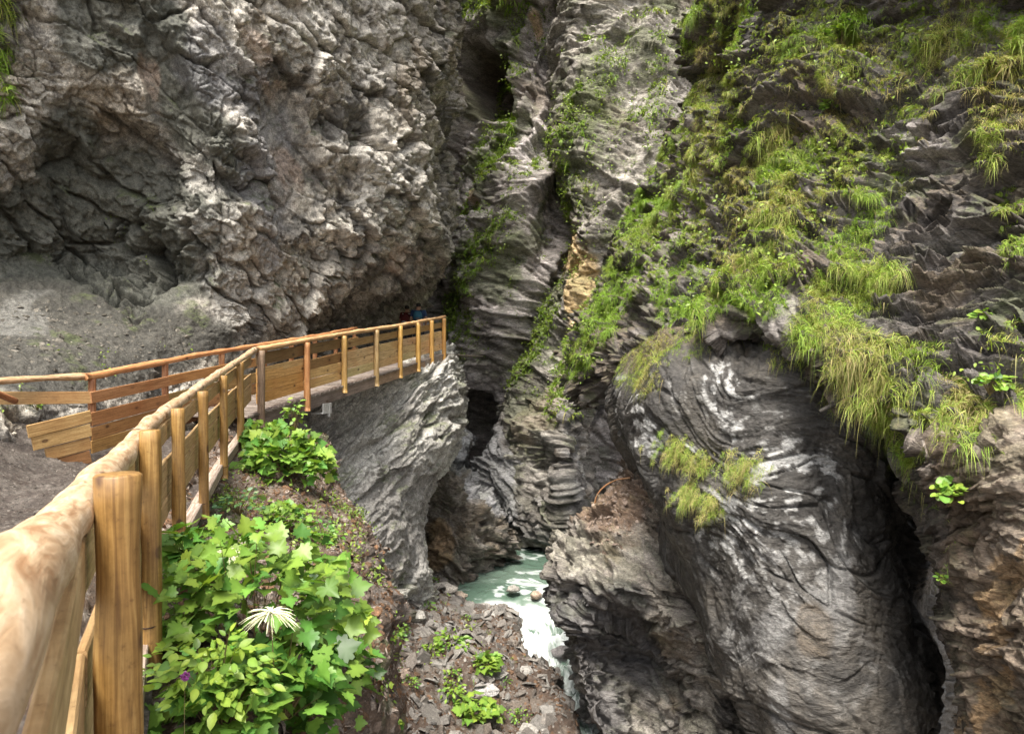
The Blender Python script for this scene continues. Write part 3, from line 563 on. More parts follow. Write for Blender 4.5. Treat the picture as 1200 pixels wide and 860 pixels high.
# --- scree slope beside the cascade
def d_scree(P, px, py, N):
    h = .35 * fbm(P / 2.0, 3, 250) + .06 * fbm(P / .3, 4, 251, .6)
    f1, e1 = facet(P / .28, 41); f2, e2 = facet(P / .6, 43)
    rk = blobs(px, py, P, [(640, 770, 40, 80, -40), (600, 820, 50, 50, 0)], 22, 1.2, 253)
    return h + .05 * f1 + .16 * f2 * rk
def c_scree(P, px, py, N):
    n = len(P); c = np.tile(np.array((0.075, 0.050, 0.036), np.float32), (n, 1))
    c = mixc(c, (0.125, 0.10, 0.08), sst(0, .5, fbm(P / .5, 4, 255, .65)))
    c = mixc(c, (0.08, 0.055, 0.04), sst(.05, .5, fbm(P / 1.2, 4, 257, .6)) * .7)
    f2, e2 = facet(P / .16, 47); c = mixc(c, (0.19, 0.17, 0.15), sst(.35, .6, f2) * .5)
    e = blobs(px, py, P, [(640, 770, 22, 90, -38)], 16, 1.2, 258); c = mixc(c, (0.30, 0.26, 0.22), e * .5)
    return np.concatenate([c, np.full((n, 1), .1)], 1)
g = [[(400, 1300, 8), (400, 1050, 10), (400, 900, 13), (410, 780, 16), (420, 690, 18.5), (430, 640, 20.5), (450, 630, 24)],
     [(480, 1300, 8.4), (470, 1050, 10.4), (460, 900, 13), (460, 780, 16), (462, 705, 18.5), (470, 668, 20.5), (480, 660, 24)],
     [(560, 1300, 8.8), (545, 1050, 10.8), (530, 900, 13.4), (520, 790, 16.2), (515, 725, 18.5), (512, 686, 20.5), (520, 678, 24)],
     [(640, 1300, 9.2), (625, 1050, 11.4), (610, 900, 13.8), (588, 810, 16.4), (565, 745, 18.7), (555, 700, 20.8), (567, 690, 24)],
     [(700, 1300, 9.8), (700, 1050, 12), (690, 890, 14.6), (643, 806, 17.0), (616, 752, 18.8), (594, 710, 20.6), (600, 698, 24.4)],
     [(720, 1350, 10.3), (722, 1080, 12.6), (706, 920, 15.2), (655, 835, 17.4), (628, 775, 19.2), (606, 726, 21), (614, 710, 24.6)],
     [(730, 1500, 10.6), (730, 1250, 12.8), (710, 1050, 15.4), (668, 930, 17.8), (630, 860, 20), (596, 790, 22.2), (610, 760, 24.8)]]
patch('scree_slope', g, d_scree, c_scree, M_SOIL, step=1.6, label='gravelly scree slope of flat stones and soil above the cascade')

# ------------------------------------------------------------ water
def mat_water():
    m, n, b, L = mat_new('glacial_water')
    at = nd(n, 'ShaderNodeVertexColor', layer_name='Col'); L.new(at.outputs['Color'], b.inputs['Base Color'])
    mr = nd(n, 'ShaderNodeMapRange'); mr.inputs['To Min'].default_value = 0.10; mr.inputs['To Max'].default_value = 0.65
    L.new(at.outputs['Alpha'], mr.inputs['Value']); L.new(mr.outputs[0], b.inputs['Roughness'])
    tc = n.nodes.new('ShaderNodeTexCoord'); mp = n.nodes.new('ShaderNodeMapping'); mp.inputs['Scale'].default_value = (1, .6, 1); L.new(tc.outputs['Object'], mp.inputs[0])
    n1 = nd(n, 'ShaderNodeTexNoise', Scale=3.0, Detail=6.0, Roughness=0.6, Distortion=1.5); L.new(mp.outputs[0], n1.inputs['Vector'])
    bp = nd(n, 'ShaderNodeBump', Strength=0.6, Distance=0.10); L.new(n1.outputs[0], bp.inputs['Height']); L.new(bp.outputs[0], b.inputs['Normal'])
    b.inputs['IOR'].default_value = 1.33
    return m
M_WATER = mat_water()
ZP = -6.75
def d_water(P, px, py, N):
    up = np.zeros_like(P); lip = sst(700, 760, py)
    up[:, 2] = .05 * fbm(P / .8, 4, 260) + lip * (.30 * fbm(P / .5, 5, 262, .7) + .20 * ridge(P / .3, 3, 263))
    return up
def c_water(P, px, py, N):
    n = len(P); c = np.tile(np.array((0.13, 0.185, 0.145), np.float32), (n, 1))
    q = P + .8 * np.stack([fbm(P / 1.5, 3, 271), fbm(P / 1.5, 3, 272), P[:, 2] * 0], 1)
    c = mixc(c, (0.075, 0.13, 0.095), sst(-.1, .5, fbm(q / 1.6, 3, 266)) * .7)
    st = fbm(q / np.array((.9, .35, 1), np.float32), 5, 265, .62)
    sw = blobs(px, py, P, [(618, 650, 26, 8, -15), (600, 640, 10, 12, 0), (628, 668, 24, 5, 0), (620, 690, 45, 7, -5)], 12, 1.0, 267)
    f = sst(.2, .6, st + .75 * sw - .25)
    lip = sst(700, 718, py + 8 * fbm(P / .6, 3, 268))
    fall = sst(-.65, .25, fbm(q / np.array((.35, .8, .8), np.float32), 5, 269, .62)) * lip
    f = np.clip(np.maximum(f * .7, fall), 0, 1)
    c = mixc(c, (0.62, 0.66, 0.65), f)
    return np.concatenate([c, f[:, None]], 1)
def zr(px, z, d): return (px, 430 - z / d * F, d)
wr = [(40, 0), (34, 0), (29, 0), (25, 0), (21.6, 0), (20.6, -.38), (19.5, -.80), (17.7, -1.12), (16.2, -1.8), (12, -3.0)]
wx = [(440, 440, 480, 500, 540, 565, 590, 610, 620, 640), (540, 540, 555, 565, 580, 600, 622, 645, 665, 690), (620, 620, 625, 630, 628, 642, 655, 675, 695, 730), (760, 760, 750, 740, 720, 720, 730, 740, 760, 800)]
g = [[zr(xx, ZP + wr[k][1], wr[k][0]) for k, xx in enumerate(col_)] for col_ in wx]
patch('water', g, d_water, c_water, M_WATER, step=1.5, label='milky green stream running from a still pool into a white cascade')

# ground far below and to the horizon
vs = np.array([(-300, -300, -13.5), (300, -300, -13.5), (300, 300, -13.5), (-300, 300, -13.5)], np.float32)
gr = npmesh('ground', vs, np.array([[0, 1, 2, 3]]), M_SOIL, np.tile((.12, .1, .08, 0), (4, 1))); setp(gr, 'dark rocky ground of the gorge floor', None, None, 'structure')

# ------------------------------------------------------------ path on the left
def lin(pts, t):
    """point on polyline of Vectors at parameter t = index"""
    k = min(int(t), len(pts) - 2); return pts[k].lerp(pts[k + 1], t - k)
RAIL = [V(-190, 1020, .42), V(0, 700, .88), V(71, 620, 1.65), V(144, 533, 3.7), V(186, 488, 5.6), V(222, 462, 7.2), V(255, 439, 9.2), V(277, 425, 10.4), V(298, 410, 12.0)]
FAR0, FAR1 = V(298, 410, 12.0), V(519, 372, 21.0)
def far_at(px):
    a = (px - 600) / F; t = (a * FAR0.y - FAR0.x) / ((FAR1.x - FAR0.x) - a * (FAR1.y - FAR0.y)); return t
def d_path(P, px, py, N):
    u = np.zeros_like(P); u[:, 2] = .05 * fbm(P / .8, 3, 280) + .018 * fbm(P / .12, 3, 281, .6); return u
def c_path(P, px, py, N):
    n = len(P); c = np.tile(np.array((0.062, 0.048, 0.040), np.float32), (n, 1))
    c = mixc(c, (0.105, 0.088, 0.075), sst(0, .5, fbm(P / .3, 4, 283, .65)))
    c = mixc(c, (0.04, 0.027, 0.02), sst(.0, .5, fbm(P / .5, 4, 284, .6)) * .8)
    f2, e2 = facet(P / .05, 57); c = mixc(c, (0.16, 0.14, 0.12), sst(.4, .7, f2) * .5)
    return np.concatenate([c, np.full((n, 1), .1)], 1)
def pxyz(x, y, z): return (600 + x / y * F, 430 - z / y * F, y)
pc = []
for off in (-.02, .5, 1.1, 1.8, 2.4, 3.4):
    col_ = []
    for (x, y, z) in [(-.45, .6, -1.55), (-.9, 1.6, -1.5), (-1.9, 3.8, -1.62), (-2.65, 5.6, -1.6), (-3.2, 7.3, -1.52), (-3.75, 9.2, -1.42), (-4.1, 10.8, -1.34), (-4.2, 12.2, -1.05)]:
        col_.append(pxyz(x - off, y - .3 * off * (y > 3), z + (0.0 if off < 2 else .25 if off < 3 else .9)))
    pc.append(col_)
patch('path', pc, d_path, c_path, M_SOIL, step=2.2, label='dark gravel footpath behind the near railing')

# ------------------------------------------------------------ timber
def set_uvw(o, uvw, tone):
    me = o.data
    a = me.attributes.new('uvw', 'FLOAT_VECTOR', 'POINT'); a.data.foreach_set('vector', np.asarray(uvw, np.float32).ravel())
    t = me.attributes.new('tone', 'FLOAT_COLOR', 'POINT'); t.data.foreach_set('color', np.tile(np.array(tone, np.float32), len(me.vertices)))
def local(o, parent): 
    return parent
def tube(name, pts, radii, mat, parent, seg=14, wob=.0, step=.08, cap=True, tone=(1, 1, 1, 1), sq=0.0, seed=0, ang=0.0):
    """log through pts (world), coordinates stored relative to the parent"""
    P = np.array([tuple(p) for p in pts], np.float64); R = np.array(radii, np.float64)
    if len(P) == 2: pass
    ns = [max(1, int(np.linalg.norm(P[i + 1] - P[i]) / step)) for i in range(len(P) - 1)]
    W = cr_weights(len(P), ns); Q = W @ P; r = W @ R
    T = np.gradient(Q, axis=0); T /= np.linalg.norm(T, axis=1, keepdims=True)
    up = np.array((0, 0, 1.0)) if abs(T[0, 2]) < .8 else np.array((math.cos(ang), math.sin(ang), 0))
    A = np.cross(T, up); A /= np.linalg.norm(A, axis=1, keepdims=True); B = np.cross(T, A)
    th = np.linspace(0, 2 * math.pi, seg, endpoint=False) + (math.pi / 4 if sq else 0)
    L = np.concatenate([[0], np.cumsum(np.linalg.norm(np.diff(Q, axis=0), axis=1))])
    ct, st = np.cos(th), np.sin(th)
    k = (1 - sq) + sq / np.maximum(np.abs(ct), np.abs(st)) 
    ring = r[:, None] * k[None]
    V_ = Q[:, None] + ring[..., None] * (A[:, None] * ct[None, :, None] + B[:, None] * st[None, :, None])
    nv = V_.reshape(-1, 3)
    if wob:
        dirn = (V_ - Q[:, None]).reshape(-1, 3); dirn /= np.linalg.norm(dirn, axis=1, keepdims=True)
        cp = np.repeat(Q, seg, 0)
        nv = nv + dirn * (wob * (fbm(nv / .25, 2, 300 + seed) * .6 + fbm(cp / .35, 2, 301 + seed)))[:, None] + wob * .8 * np.stack([fbm(cp / .5, 2, 303 + seed), fbm(cp / .5, 2, 305 + seed), fbm(cp / .5, 2, 307 + seed)], 1)
    n, m = len(Q), seg
    idx = np.arange(n * m).reshape(n, m); nx = np.roll(idx, -1, 1)
    f = [np.stack([idx[:-1], nx[:-1], nx[1:], idx[1:]], -1).reshape(-1, 4)]
    uvw = np.stack([np.tile(ct, n) * np.repeat(r, m) * 1.0, np.tile(st, n) * np.repeat(r, m) * 1.0, np.repeat(L, m)], 1) + RNG.random(3) * 20
    if cap:   # chamfered end caps
        for e, rr in ((0, -1), (n - 1, 1)):
            c0 = len(nv); ringv = nv[idx[e]]; cen = ringv.mean(0)
            ins = cen + (ringv - cen) * .86 + T[e] * rr * r[e] * .10
            nv = np.vstack([nv, ins, (cen + T[e] * rr * r[e] * .10)[None]]); a = idx[e]; b = np.arange(c0, c0 + m); cc = c0 + m
            f.append(np.stack([a, np.roll(a, -1), np.roll(b, -1), b], -1)); f.append(np.stack([b, np.roll(b, -1), np.full(m, cc)], -1))
            uv2 = uvw[a]; uvw = np.vstack([uvw, uv2, uv2.mean(0)[None]])
    off = np.array(parent.location if parent else (0, 0, 0))
    o = npmesh(name, nv - off, f, mat, None, parent); set_uvw(o, uvw, tone)
    return o
def plank(name, a, b, h, t, mat, parent, tone=(1, 1, 1, 1), z0=0.0, out=None, seg=10, bow=.004):
    """board standing on edge from a to b (bottom centre line), height h, thickness t; slightly bowed, softened edges"""
    a = Vector(a); b = Vector(b); dr = (b - a); L = dr.length; dr.normalize(); side = dr.cross(Vector((0, 0, 1))).normalized(); up = side.cross(dr).normalized()
    e = min(.006, t * .25)
    prof = [(-t / 2 + e, 0), (t / 2 - e, 0), (t / 2, e), (t / 2, h - e), (t / 2 - e, h), (-t / 2 + e, h), (-t / 2, h - e), (-t / 2, e)]
    vs = []; uv = []; ro = RNG.random(3) * 20; ph = random.random() * 6
    for i in range(seg + 1):
        s = i / seg; c = a + dr * (L * s) + side * (bow * math.sin(ph + 3 * s)) + up * (bow * math.sin(ph * 2 + 2.5 * s))
        for (x, y) in prof:
            vs.append(tuple(c + side * x + up * y)); uv.append((x + ro[0], y + ro[1], s * L + ro[2]))
    m = len(prof); idx = np.arange((seg + 1) * m).reshape(seg + 1, m); nx = np.roll(idx, -1, 1)
    f = [np.stack([idx[:-1], idx[1:], nx[1:], nx[:-1]], -1).reshape(-1, 4), idx[0][None, :], idx[-1][::-1][None, :]]
    off = np.array(parent.location if parent else (0, 0, 0))
    o = npmesh(name, np.array(vs) - off, f, mat, None, parent, smooth=False); set_uvw(o, uv, tone)
    return o
def tn(v=.12, warm=0):
    k = 1 + random.uniform(-v, v); return (k, k * (1 - warm * .5), k * (1 - warm), 1)
M_WIRE = mat_plain('rusty_wire', (0.06, 0.035, 0.025), .6, .6)

# near railing
nr = empty('wooden_railing', (0, 0, -1.5), 'near honey coloured railing with a thick pale peeled handrail, from the bottom left corner', 'railing')
tube('handrail', RAIL, [.060, .062, .062, .060, .050, .047, .047, .047, .047], M_LOG, nr, seg=28, wob=.008, step=.03)
posts = [(138, 1.86, 558, 1100, .053), (176, 4.0, 505, 806, .052), (208.5, 5.7, 479, 641, .050), (238, 7.3, 459, 607, .048), (262, 9.2, 441, 561, .050), (281.5, 10.5, 425, 535, .050)]
PP = []
for i, (px, d, yt, yb, r) in enumerate(posts):
    t_ = V(px, yt, d); b_ = V(px, yb, d); b_ = Vector((t_.x + .01, t_.y, max(b_.z, t_.z - 1.7))); PP.append(t_)
    po = tube('post', [b_, t_], [r, r], M_HONEY, nr, seg=20, wob=.004, step=.06, tone=tn(.1, .05), sq=0.35 if i == 1 else 0.0, seed=i, ang=.3)
    # wire tie
    if i in (1, 2, 3, 4):
        zt = b_.z + (.36 if i == 1 else .16); tube('wire_tie', [Vector((t_.x + (r + .006) * math.cos(a), t_.y + (r + .006) * math.sin(a), zt + .012 * math.sin(a))) for a in np.linspace(0, 2 * math.pi, 13)], [.004] * 13, M_WIRE, None, seg=5, step=.02, cap=False)
        wt = [o for o in C.objects if o.name.startswith('wire_tie') and o.parent is None][0]; wt.data.transform(Matrix.Translation(-nr.location)); wt.parent = po
# boards on the walking side of the posts
line = [Vector((-.16, .10, -.29))] + [p + Vector((-.085, -.02, 0)) for p in PP] + [FAR0 + Vector((-.04, -.05, -.02))]
tops = [-.10, -.12, -.10, -.06, -.05, -.05, -.05, -.05]
for i in range(len(line) - 1):
    a, b = line[i].copy(), line[i + 1].copy(); ta, tb = tops[i], tops[i + 1]
    for j, (o_, h) in enumerate([(.18, .15), (.47, .145), (.62, .145), (.77, .145)]):
        plank('plank', a + Vector((0, 0, ta - o_)), b + Vector((0, 0, tb - o_)), h, .026, M_PLANK, nr, tone=tn(.12, random.uniform(0, .15)), seg=12)
    plank('base_beam', a + Vector((.03, 0, ta - 1.18)), b + Vector((.03, 0, tb - 1.18)), .12, .11, M_OLD, nr, tone=(1.7, 1.6, 1.5, 1))

# far railing of the rising boardwalk
frg = empty('wooden_railing', tuple(FAR1 + Vector((0, 0, -1.1))), 'far golden railing of the rising boardwalk standing on the rock buttress', 'railing')
RH = 1.10
fr = [FAR0, FAR0.lerp(FAR1, .3) + Vector((0, 0, .015)), FAR0.lerp(FAR1, .65) + Vector((0, 0, -.01)), FAR1 + Vector((.03, .3, .04))]
tube('handrail', fr, [.05, .048, .045, .042], M_RUST, frg, seg=14, wob=.008, step=.10, tone=(1.5, 1.75, 1.8, 1))
fpx = [303, 357, 401, 439, 467, 488, 504, 518.5]
ft = [far_at(x) for x in fpx]; side_out = (FAR1 - FAR0).cross(Vector((0, 0, 1))).normalized()
for i, t in enumerate(ft):
    p = FAR0.lerp(FAR1, t) + side_out * .05
    bot = p + Vector((0, 0, -1.30 if i != 2 else -1.2))
    tube('post', [bot, p + Vector((0, 0, -.03))], [.062, .060], M_OLD if i in (0,) else (M_RUST if i == 1 else M_HONEY), frg, seg=12, wob=.003, tone=((1, .8, .6, 1), (1.1, 1.0, .8, 1), (1.25, 1.3, 1.3, 1), (1.0, 1.15, 1.6, 1), (1.4, 1.4, 1.2, 1), (1.4, 1.4, 1.2, 1), (1.35, 1.3, 1.1, 1), (1.3, 1.2, 1, 1))[i], seed=20 + i, sq=.3)
for i in range(len(ft) - 1):
    a = FAR0.lerp(FAR1, ft[i]) - side_out * .03; b = FAR0.lerp(FAR1, ft[i + 1]) - side_out * .03
    for j, (o_, h) in enumerate([(.30, .16), (.56, .18), (.74, .18), (.92, .18)]):
        if j == 0 and i < 2: o_, h = .27, .20
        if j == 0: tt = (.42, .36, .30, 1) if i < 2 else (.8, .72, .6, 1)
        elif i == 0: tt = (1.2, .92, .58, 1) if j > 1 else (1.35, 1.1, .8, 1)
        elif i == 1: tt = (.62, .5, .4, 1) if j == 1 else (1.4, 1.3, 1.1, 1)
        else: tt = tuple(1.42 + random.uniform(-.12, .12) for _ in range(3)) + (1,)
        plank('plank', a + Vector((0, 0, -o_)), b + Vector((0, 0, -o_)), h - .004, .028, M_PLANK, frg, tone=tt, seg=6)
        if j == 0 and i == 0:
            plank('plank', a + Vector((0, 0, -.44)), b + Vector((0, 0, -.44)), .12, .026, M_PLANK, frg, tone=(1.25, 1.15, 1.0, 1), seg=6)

# boardwalk deck with side beam
bw = empty('boardwalk', tuple(FAR0 + Vector((0, 0, -1.2))), 'rising timber boardwalk with a grey weathered side beam spanning to the rock buttress', 'boardwalk')
M_DECK = M_OLD
dd = (FAR1 - FAR0); dl = dd.length; dn = dd.normalized(); inn = -side_out
cuts = [0, .17, .34, .52, .68, .84, 1.03]
for i in range(len(cuts) - 1):
    a = FAR0 + dd * cuts[i] + Vector((0, 0, -1.30)) - side_out * .02; b = FAR0 + dd * cuts[i + 1] + Vector((0, 0, -1.30)) - side_out * .02
    plank('side_beam', a, b - dn * .01, .26 if i < 3 else .22, .10, M_OLD, bw, tone=((.75, .7, .7, 1), (.9, .85, .85, 1), (1.2, 1.1, 1.05, 1), (1.6, 1.3, 1.0, 1), (1.5, 1.15, .8, 1), (1.1, 1.1, 1.1, 1))[i], seg=6)
nb = 74
for i in range(nb):
    c = FAR0 + dd * (i / nb * 1.45 - .02) + Vector((0, 0, -1.085))
    if i / nb * 1.45 > 1.03: c.z = FAR1.z - 1.085
    plank('deck_board', c + side_out * .06, c + inn * 2.2, .035, .175, M_DECK, bw, tone=tn(.2), seg=2, bow=.002)
# galvanised bracket under the walk
tbk = far_at(379); c = FAR0.lerp(FAR1, tbk) + Vector((0, 0, -1.38)) + side_out * .08
M_STEEL = mat_plain('galvanised_steel', (0.55, 0.55, 0.54), .4, .5)
bk = bpy.data.meshes.new('bracket')
def boxmesh(name, lst, mat, parent, bev=.004):
    import bmesh
    bm = bmesh.new()
    for (cx, cy, cz, sx, sy, sz, rz) in lst:
        r = bmesh.ops.create_cube(bm, size=1); M_ = Matrix.Translation((cx, cy, cz)) @ Matrix.Rotation(rz, 4, 'Z') @ Matrix.Diagonal((sx, sy, sz, 1)); bmesh.ops.transform(bm, matrix=M_, verts=r['verts'])
    if bev: bmesh.ops.bevel(bm, geom=bm.edges[:], offset=bev, segments=1, affect='EDGES')
    me = bpy.data.meshes.new(name); bm.to_mesh(me); bm.free(); me.materials.append(mat)
    o = bpy.data.objects.new(name, me); C.objects.link(o); o.parent = parent
    return o
L0 = FAR0 + Vector((0, 0, -1.2)); q = c - L0
boxmesh('bracket', [(q.x, q.y, q.z, .02, .34, .20, math.atan2(dd.y, dd.x) - math.pi / 2), (q.x - .12, q.y, q.z - .09, .26, .34, .02, math.atan2(dd.y, dd.x) - math.pi / 2), (q.x + .01, q.y + .1, q.z - .05, .05, .06, .24, 0)], M_STEEL, bw)

# inner railing against the cliff
ir = empty('wooden_railing', tuple(V(105, 540, 10.2)), 'old brown plank fence with a rusty red handrail along the foot of the left cliff', 'railing')
I0, I1, I2 = V(-40, 449, 9.0), V(106, 441, 10.2), V(418, 385, 19.0)
tube('handrail', [I0, I0.lerp(I1, .5) + Vector((0, 0, .01)), I1], [.05, .048, .05], M_LOG, ir, seg=12, wob=.008, tone=(.95, .85, .75, 1))
tube('handrail', [I1 - (I2 - I1) * .01, I1.lerp(I2, .3) + Vector((0, 0, .03)), I1.lerp(I2, .6), I2], [.052, .045, .045, .045], M_RUST, ir, seg=12, wob=.009, tone=(1.3, 1.15, 1.0, 1))
for k, t in enumerate([0, .17, .34, .50, .62, .74, .86, .98]):
    p = I1.lerp(I2, t)
    tube('post', [p + Vector((0, .04, -.62 if k < 4 else -1.1)), p + Vector((0, .04, -.02))], [.052, .05], M_RUST, ir, seg=10, wob=.003, tone=(.8, .65, .6, 1) if k in (0, 1, 3) else (1.1, 1, .95, 1), seed=40 + k)
p = V(-12, 462, 8.6); tube('brace', [V(-30, 450, 8.3), V(18, 470, 9.1)], [.04, .04], M_RUST, ir, seg=10, tone=(.9, .7, .6, 1))
ii = (I2 - I1)
tc_ = [0, .18, .36, .55, .75, 1.0]
for i in range(5):
    a = I1.lerp(I2, tc_[i]); b = I1.lerp(I2, tc_[i + 1])
    for j, (o_, h) in enumerate([(.38, .17), (.70, .20), (.89, .185), (1.08, .185)]):
        plank('plank', a + Vector((.05, -.06, -o_)), b + Vector((.05, -.06, -o_)), h - .006, .03, M_PLANK, ir, tone=tuple(x * random.uniform(.85, 1.1) for x in ((.72, .60, .46) if j else (.85, .66, .45))) + (1,), seg=8)
# wing of planks towards the slope, lower boards cut on the slant
plank('plank', V(-30, 474, 9.2), I1 + Vector((.03, -.05, -.38)), .17, .03, M_PLANK, ir, tone=(.85, .75, .62, 1))
for j, (o_, h, x0) in enumerate([(.64, .175, 34), (.83, .185, 40), (1.01, .175, 55), (1.20, .185, 64)]):
    e = I1 + Vector((.05, -.06, -o_)); d_ = 10.2 - (106 - x0) * .0105
    s = V(x0, 0, d_); s.z = e.z - .15 * (106 - x0) / 72
    plank('plank', s, e, h - .006, .03, M_PLANK, ir, tone=((.95, .85, .68, 1), (1.0, .92, .75, 1), (.85, .74, .6, 1), (.6, .42, .33, 1))[j])

# ------------------------------------------------------------ vegetation
def grass_mesh(name, pts, nor, size, blades, cols, label, mat=M_GRASS, hang=1.0, parent=None, width=.006, kind='stuff', segs=3, spread=.5):
    pts = np.asarray(pts, np.float32); n = len(pts); k = blades
    c = np.repeat(pts, k, 0); nn = np.repeat(nor, k, 0); sz = np.repeat(size, k)
    m = n * k; rd = RNG.normal(size=(m, 3)).astype(np.float32)
    d = nn * .6 + np.array((0, 0, .55), np.float32) + rd * spread; d /= np.linalg.norm(d, axis=1, keepdims=True)
    L = sz * RNG.uniform(.45, 1.15, m).astype(np.float32)
    c = c + rd[:, [1, 2, 0]] * (sz * .16)[:, None]
    g = hang * RNG.uniform(.5, 1.3, m).astype(np.float32)
    t = np.linspace(0, 1, segs + 1, dtype=np.float32)
    ctr = c[:, None] + d[:, None] * (L[:, None] * t)[..., None]
    ctr[..., 2] -= (L[:, None] * g[:, None]) * t ** 2 * .95
    ctr[..., :2] -= d[:, None, :2] * (L[:, None] * g[:, None] * .25 * t ** 2)[..., None]
    view = c / np.linalg.norm(c, axis=1, keepdims=True)
    wv = np.cross(d, rd); wv /= np.linalg.norm(wv, axis=1, keepdims=True) + 1e-6
    dist = np.linalg.norm(c, axis=1) if parent is None else np.full(m, 12.)
    wd = width * (.7 + .6 * RNG.random(m)) * np.clip(sz / .35, .5, 2)
    tw = (1 - t ** 1.7); tw[-1] = .08
    a = ctr + wv[:, None] * (wd[:, None] * tw)[..., None]; b = ctr - wv[:, None] * (wd[:, None] * tw)[..., None]
    vv = np.stack([a, b], 2).reshape(-1, 3); s2 = (segs + 1) * 2
    base = (np.arange(m) * s2)[:, None]; q = np.arange(segs)[None] * 2
    f = np.stack([base + q, base + q + 1, base + q + 3, base + q + 2], -1).reshape(-1, 4)
    # colours: fresh green, olive, straw
    mixr = np.repeat(cols, k) + RNG.normal(size=m) * .28
    G = np.array(((0.17, 0.30, 0.030), (0.29, 0.36, 0.065), (0.42, 0.335, 0.16)), np.float32)
    mr_ = np.clip(mixr, 0, 1) * 2; i0 = np.minimum(mr_.astype(int), 1); fr_ = (mr_ - i0)[:, None]
    cc = G[i0] * (1 - fr_) + G[i0 + 1] * fr_
    cc = cc * (1 + .3 * RNG.normal(size=(m, 1)).clip(-1.5, 1.5))
    col = np.repeat(cc.astype(np.float32), s2, 0).reshape(m, segs + 1, 2, 3)
    tipm = (t ** 2)[None, :, None, None] * np.repeat(np.clip(cols, 0.15, 1), k)[:, None, None, None] * .8
    col = col * (1 - tipm) + np.array((0.33, 0.25, 0.12), np.float32) * tipm
    col = col.reshape(-1, 3)
    o = npmesh(name, vv, f, mat, np.clip(col, .01, 1), parent, smooth=True)
    if kind: setp(o, label, None, None, kind)
    return o
def leaf_template(kind):
    if kind == 'maple':
        r = [(0, 0), (.12, -.02), (.29, -.13), (.37, -.02), (.33, .07), (.52, .09), (.60, .20), (.46, .29), (.54, .40), (.47, .52), (.29, .49), (.27, .66), (.15, .73), (0, .97)]
        pts = [(x, y) for x, y in r]; full = pts + [(-x, y) for x, y in reversed(pts[1:-1])]
        c = (0, .30)
    elif kind == 'oval':
        pts = [(0, 0), (.20, .18), (.28, .42), (.20, .72), (0, 1.0)]; full = pts + [(-x, y) for x, y in reversed(pts[1:-1])]; c = (0, .45)
    elif kind == 'round':
        pts = [(0, 0), (.30, .02), (.50, .28), (.46, .60), (.26, .88), (0, .96)]; full = pts + [(-x, y) for x, y in reversed(pts[1:-1])]; c = (0, .45)
    v = np.array([(c[0], c[1], -.03)] + [(x, y, .16 * abs(x) - .22 * (y - .3) ** 2) for x, y in full], np.float32)
    n = len(full); f = np.array([(0, 1 + i, 1 + (i + 1) % n) for i in range(n)], np.int32)
    return v, f
LT = {k: leaf_template(k) for k in ('maple', 'oval', 'round')}
def leaves_mesh(name, pos, aim, size, cols, kind, mat=M_LEAF, parent=None, tilt=.5):
    """aim: outward direction of each leaf; its face turns up and outward"""
    v, f = LT[kind]; n = len(pos); pos = np.asarray(pos, np.float32)
    yv = aim + np.array((0, 0, -.25), np.float32) + RNG.normal(size=(n, 3)) * .25; yv /= np.linalg.norm(yv, axis=1, keepdims=True)
    up = np.array((0, -.35, 1), np.float32) + RNG.normal(size=(n, 3)) * tilt
    xv = np.cross(yv, up); xv /= np.linalg.norm(xv, axis=1, keepdims=True) + 1e-6; zv = np.cross(xv, yv)
    sx = RNG.uniform(.85, 1.15, n)
    vv = pos[:, None] + size[:, None, None] * (v[None, :, 0:1] * xv[:, None] * sx[:, None, None] + v[None, :, 1:2] * yv[:, None] + v[None, :, 2:3] * zv[:, None] * RNG.uniform(.3, 1.8, n)[:, None, None])
    ff = (f[None] + (np.arange(n) * len(v))[:, None, None]).reshape(-1, 3)
    cc = np.repeat(cols, len(v), 0)
    vein = np.tile(np.concatenate([[1.25], np.full(len(v) - 1, 1.0)]), n)[:, None]
    return npmesh(name, vv.reshape(-1, 3), ff, mat, np.clip(cc * vein, .005, 1), parent, smooth=True)
def leafcols(n, young=.2, base=(0.070, 0.175, 0.030), yc=(0.27, 0.36, 0.05), var=.30):
    c = np.tile(np.array(base, np.float32), (n, 1)) * (1 + var * RNG.normal(size=(n, 1)).clip(-2, 2))
    m = (RNG.random(n) ** (1 / max(young, .02))) if young < 1 else RNG.random(n)
    m = np.clip(RNG.normal(young, .22, n), 0, 1)[:, None]
    return (c * (1 - m) + np.array(yc, np.float32) * m).astype(np.float32)
M_STEM = mat_plain('green_stem', (0.16, 0.12, 0.05), .7)
def stems_mesh(name, root, tips, r, parent, mat=M_STEM):
    vs = []; fs = []
    root = Vector(root)
    for tip in tips:
        tip = Vector(tip); mid = root.lerp(tip, .5) + Vector((random.uniform(-.1, .1), random.uniform(-.1, .1), .15)) * (tip - root).length * .5
        pts = [root, root.lerp(mid, .6), mid.lerp(tip, .35), tip]
        for i, p in enumerate(pts):
            rr = r * (1 - .25 * i); b = len(vs)
            for k in range(4): vs.append((p.x + rr * math.cos(k * 1.571), p.y + rr * math.sin(k * 1.571), p.z))
            if i:
                for k in range(4): fs.append((b - 4 + k, b - 4 + (k + 1) % 4, b + (k + 1) % 4, b + k))
    return npmesh(name, np.array(vs), np.array(fs), mat, None, parent)
